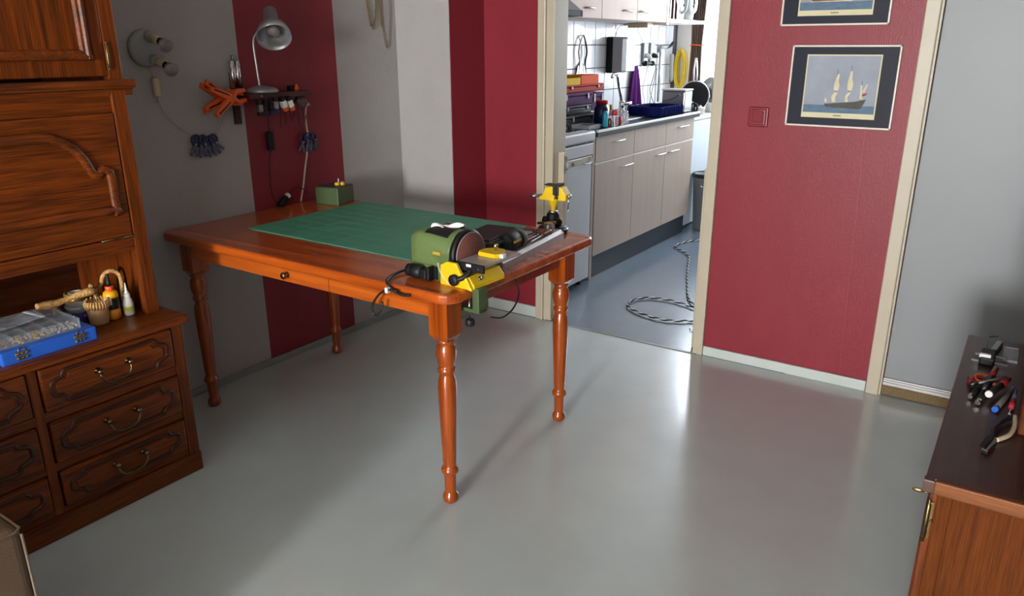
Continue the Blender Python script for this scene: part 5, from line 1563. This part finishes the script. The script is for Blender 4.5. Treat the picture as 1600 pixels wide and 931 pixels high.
for k in range(9):
    yy = y0 + .02 + (y1 - y0 - .04) * k / 8
    pl_.tube([(x1 + .001, yy, z0 + .004), (x1 + .003, yy + .006, z0 + .03), (x1 + .001, yy, z1 - .004)], .006, 6, smooth_n=3)
build('pleat', pl_, 'navy_cloth', bb, True)
sc1 = thing('steel_canister', 'square brushed steel canister at the far end of the worktop', 'canister', (-2.28, 5.55, .926))
build('canister_body', MB().box((-2.372, 5.490, .928), (-2.190, 5.635, 1.078), .010, 3), 'steel', sc1, True)
build('canister_lid', MB().box((-2.376, 5.486, 1.079), (-2.186, 5.639, 1.092), .005), 'aluminium', sc1, True)
build('lid_knob', MB().sphere((-2.235, 5.488, 1.055), .008, 10), 'steel', sc1, True)
build('wire_bail', MB().tube([(-2.235, 5.484, 1.055), (-2.29, 5.482, 1.02), (-2.365, 5.482, 1.005)], .002, 6, smooth_n=4), 'case_black', sc1, True)
# sockets, plugs, cords
for k, (yy, zz) in enumerate(((5.93, 1.345), (6.06, 1.345))):
    so_ = thing('wall_socket', ['white wall socket with tilted plug, nearer of two on the tiles', 'white wall socket, farther of two on the tiles'][k], 'socket', (XL + .008, yy, zz), 0, 'kitchen sockets')
    build('plate', MB().box((XL + .006, yy - .040, zz - .075), (XL + .030, yy + .040, zz + .075), .005), 'grey_plastic', so_, True)
    build('plug', MB().lathe([(.018, 0), (.020, .01), (.016, .035), (.006, .05)], (XL + .03, yy, zz - .02), (1, 0, -.3), 14), 'white_plastic' if k == 0 else 'black_plastic', so_, True)
ax_ = thing('plug_adapter', 'black two-ended plug below the wall sockets in the kitchen', 'plug', (XL + .03, 6.0, 1.26))
build('plug_bar', MB().cyl((XL + .032, 5.915, 1.262), (XL + .032, 6.085, 1.260), .012, n=12), 'black_plastic', ax_, True)
build('plug_end', MB().cyl((XL + .032, 5.905, 1.262), (XL + .032, 5.930, 1.262), .022, n=14).cyl((XL + .032, 6.04, 1.26), (XL + .032, 6.07, 1.26), .020, n=14), 'black_plastic', ax_, True)
cords = [([(XL + .04, 6.08, 1.26), (XL + .03, 6.13, 1.22), (XL + .02, 6.10, 1.12), (XL + .02, 6.06, 1.05), (XL + .02, 6.12, .97), (XL + .02, 6.17, .93)], 'black cord dropping from the plug below the kitchen sockets'),
         ([(XL + .03, 6.16, 1.22), (XL + .02, 6.14, 1.12), (XL + .02, 6.09, 1.00), (XL + .02, 6.07, .93)], 'second black cord crossing in front of the kitchen tiles'),
         ([(XL + .03, 5.98, 1.27), (XL + .02, 5.96, 1.15), (XL + .02, 5.92, 1.05), (XL + .02, 5.96, .98), (XL + .02, 5.97, .93)], 'grey cord hanging left of the black cords on the kitchen tiles')]
for k, (p, lb_) in enumerate(cords):
    single('wall_cable', MB().tube(p, .003, 6, smooth_n=6), 'black_rubber' if k < 2 else 'grey_plastic', lb_, 'cord', (XL + .02, p[0][1], 1.1), 'cords on the kitchen wall')
single('wall_cable', MB().tube([(XL + .02, 5.40, 1.470), (XL + .02, 5.44, 1.53), (XL + .05, 5.52, 1.545), (XL + .10, 5.62, 1.535), (XL + .03, 5.75, 1.52), (XL + .02, 5.84, 1.46), (XL + .02, 5.92, 1.40)], .003, 6, smooth_n=6), 'grey_plastic', 'thin cord running under the wall cabinets to the sockets', 'cord', (XL + .02, 5.6, 1.5))
pw = thing('hand_shower', 'chrome rail with black-handled spray head on the kitchen wall', 'hand shower', (XL + .03, 6.24, .94))
build('rail', MB().cyl((XL + .030, 6.215, .945), (XL + .030, 6.215, 1.405), .010, n=14), 'steel', pw, True)
build('bracket', MB().cyl((XL + .010, 6.215, 1.36), (XL + .040, 6.215, 1.36), .018, n=14).cyl((XL + .03, 6.20, 1.385), (XL + .03, 6.36, 1.390), .012, n=12), 'grey_plastic', pw, True)
build('lever', MB().tube([(XL + .03, 6.34, 1.385), (XL + .04, 6.39, 1.395), (XL + .05, 6.42, 1.425)], .012, 8, smooth_n=3), 'black_plastic', pw, True)
build('spray_head', MB().lathe([(.012, 0), (.018, .02), (.016, .12), (.020, .21), (.016, .23)], (XL + .05, 6.42, 1.10), (0, -.06, 1), 16), 'grey_plastic', pw, True)
hz = thing('garden_hose', 'coiled yellow hose hanging beside the kitchen curtain', 'hose', (-2.69, 6.58, 1.05))
for k in range(5):
    r_ = .026 + .0070 * ((k * 2) % 5)
    pts = [(-2.680 + r_ * math.cos(t * math.pi / 8) + .003 * k, 6.575 - .016 * k, 1.205 + (.105 + r_) * math.sin(t * math.pi / 8)) for t in range(16)]
    build('coil', MB().tube(pts, .0085, 8, True, 3), 'hose_yellow', hz, True)
build('hose_hook', MB().cyl((-2.690, 6.62, 1.362), (-2.690, 6.50, 1.366), .006, n=10), 'steel', hz, True)
# curtain with tie
cu_ = thing('kitchen_curtain', 'brown striped kitchen curtain gathered with a red tie', 'curtain', (-2.55, 6.54, .95))
mm = MB()
vv, n1, n2 = [], 22, 61
for i in range(n1):
    u = i / (n1 - 1)
    z = 2.25 - 1.29 * u
    d_ = abs(z - 1.40)
    pinch = min(1, .62 + d_ * .55) if z > 1.40 else min(1, .62 + d_ * .30)
    for j in range(n2):
        v = j / (n2 - 1)
        vv.append((-2.530 + (v - .5) * .165 * pinch, 6.535 + .022 * math.sin(v * math.pi * 14) + .006 * math.sin(v * 31), z))
mm.add(vv, [[i * n2 + j, (i + 1) * n2 + j, (i + 1) * n2 + j + 1, i * n2 + j + 1] for i in range(n1 - 1) for j in range(n2 - 1)], True)
o = build('cloth', mm, 'curtain', cu_, True)
so = o.modifiers.new('thickness', 'SOLIDIFY')
so.thickness = .002
tie = [(-2.530 + .058 * math.cos(t * math.pi / 10), 6.535 + .034 * math.sin(t * math.pi / 10), 1.402 + .002 * math.sin(t)) for t in range(20)]
build('tie_band', MB().tube(tie, .005, 6, True), 'orange_plastic', cu_, True)
build('curtain_rod', MB().cyl((-2.70, 6.535, 2.262), (-.95, 6.535, 2.262), .010, n=12), 'steel', cu_, True)
# washing machine, things on it, bin
wm = thing('washing_machine', 'white washing machine past the end of the worktop', 'washing machine', (-2.47, 5.98, 0))
build('machine_body', MB().box((XL + .02, 5.672, .03), (-2.205, 6.28, .845), .012, 3), 'appliance_white', wm, True)
build('machine_top', MB().box((XL + .02, 5.668, .847), (-2.195, 6.285, .878), .008, 3), 'white_plastic', wm, True)
build('side_recess', MB().prism(rrect(.42, .56, .04, 4), .004, ((-2.43, 5.672, .44), (1, 0, 0), (0, 0, 1), (0, -1, 0)), .002), 'appliance_white', wm, True)
for (x, y) in ((-2.68, 5.72), (-2.26, 5.72), (-2.68, 6.22), (-2.26, 6.22)):
    build('foot', MB().cyl((x, y, .002), (x, y, .032), .02, n=12), 'black_plastic', wm, True)
fp = thing('frying_pan', 'black frying pan with steel handle leaning upright on the washing machine', 'pan', (-2.37, 6.12, .878))
pa = Vector((.10, -1, .16)).normalized()
pc = Vector((-2.360, 6.14, .998))
build('pan_bowl', MB().lathe([(.085, 0), (.095, .004), (.118, .040), (.122, .042), (.116, .040), (.093, .007), (0, .005)], pc, pa, 36, cap=False), 'black_plastic', fp, True)
q_ = Vector((0, 0, 1)).rotation_difference(pa).to_matrix()
build('pan_rim', MB().tube([pc + q_ @ Vector((.122 * math.cos(t * math.pi / 18), .122 * math.sin(t * math.pi / 18), .042)) for t in range(36)], .005, 6, True), 'chrome', fp, True)
hp = pc + pa * .040
for s_ in (-1, 1):
    build('handle_wire', MB().tube([hp + Vector((s_ * .012, 0, .112)), hp + Vector((s_ * .014, -.012, .20)), hp + Vector((s_ * .004, -.016, .300))], .006, 8, smooth_n=4), 'chrome', fp, True)
gp3 = thing('grey_lid', 'round grey pan lid standing behind the frying pan', 'pan lid', (-2.27, 6.24, .878))
build('lid_disc', MB().lathe([(.10, 0), (.104, .004), (.09, .016), (.02, .026), (0, .027)], (-2.255, 6.245, 1.055), (.06, -1, .18), 32), 'steel', gp3, True)
build('lid_stand', MB().box((-2.33, 6.20, .879), (-2.20, 6.278, .955), .004), 'white_plastic', gp3, True)
mg_ = thing('black_jug', 'black jug with loop handle on the washing machine', 'jug', (-2.33, 5.90, .879))
build('jug_body', MB().lathe([(.042, 0), (.046, .004), (.050, .075), (.044, .10), (.040, .10), (.044, .075), (.040, .006), (0, .006)], n=24), 'black_plastic', mg_)
build('jug_handle', MB().tube([(.046, -.01, .085), (.085, -.02, .080), (.088, -.02, .035), (.048, -.01, .018)], .008, 8, smooth_n=4), 'black_plastic', mg_)
bw_ = thing('white_tub', 'white lidded tub on the front corner of the washing machine', 'tub', (-2.245, 5.96, .879))
build('tub_body', MB().lathe([(.032, 0), (.036, .004), (.038, .045), (.040, .046), (.040, .054), (.015, .058), (0, .058)], n=24), 'white_plastic', bw_)
build('lid_knob', MB().lathe([(.010, .057), (.012, .066), (0, .070)], n=14), 'white_plastic', bw_)
single('pink_sponge', MB().box((-2.42, 5.72, .879), (-2.36, 5.78, .925), .006), 'pink', 'small pink-red box on the near corner of the washing machine', 'box', (-2.39, 5.75, .879))
bn = thing('waste_bin', 'grey plastic waste bin with black bag beside the washing machine', 'bin', (-2.165, 5.83, .003))
bn.location = (-2.085, 5.80, .003)
build('bin_wall', MB().lathe([(.082, 0), (.086, .004), (.108, .420), (.112, .422), (.112, .436), (.104, .436), (.083, .008), (0, .008)], n=32), 'bin_grey', bn)
build('bin_bag', MB().lathe([(.1035, .40), (.106, .437), (.110, .447), (.1145, .440), (.114, .415)], n=32, cap=False), 'black_plastic', bn)
# striped cord lying on the kitchen floor
def twist(name, pts, lbl):
    P = spline([Vector(p) for p in pts], 60)
    o = thing(name, lbl, 'cord', pts[0])
    for (ph, mt, pn) in ((0, 'black_rubber', 'black_strand'), (math.pi, 'cord_white', 'white_strand')):
        Q, s_ = [], 0
        for i in range(len(P)):
            if i:
                s_ += (P[i] - P[i - 1]).length
            t = (P[min(i + 1, len(P) - 1)] - P[max(i - 1, 0)]).normalized()
            n_ = t.cross(Vector((0, 0, 1))).normalized()
            a = ph + s_ * 2 * math.pi / .075
            Q.append(P[i] + n_ * (.0032 * math.cos(a)) + Vector((0, 0, .0032 * math.sin(a))))
        build(pn, MB().tube(Q, .0042 if ph == 0 else .0026, 6), mt, o, True)
    return o
z = .012
twist('extension_cord', [(-1.30, 3.70, z), (-1.345, 3.665, z), (-1.42, 3.615, z), (-1.50, 3.60, z), (-1.60, 3.62, z), (-1.70, 3.67, z), (-1.748, 3.73, z), (-1.75, 3.82, z), (-1.70, 3.895, z), (-1.60, 3.925, z), (-1.50, 3.91, z), (-1.42, 3.88, z), (-1.34, 3.85, z + .006), (-1.25, 3.86, z)], 'black and white striped cord looping on the kitchen floor near the doorway')
twist('extension_cord', [(-1.38, 3.89, z), (-1.46, 3.96, z), (-1.53, 4.08, z), (-1.60, 4.25, z), (-1.68, 4.45, z), (-1.78, 4.72, z), (-1.86, 4.92, z), (-1.97, 5.03, z), (-2.04, 5.12, z), (-2.03, 5.25, z), (-1.96, 5.38, z), (-1.84, 5.44, z)], 'black and white striped cord trailing deep into the kitchen')
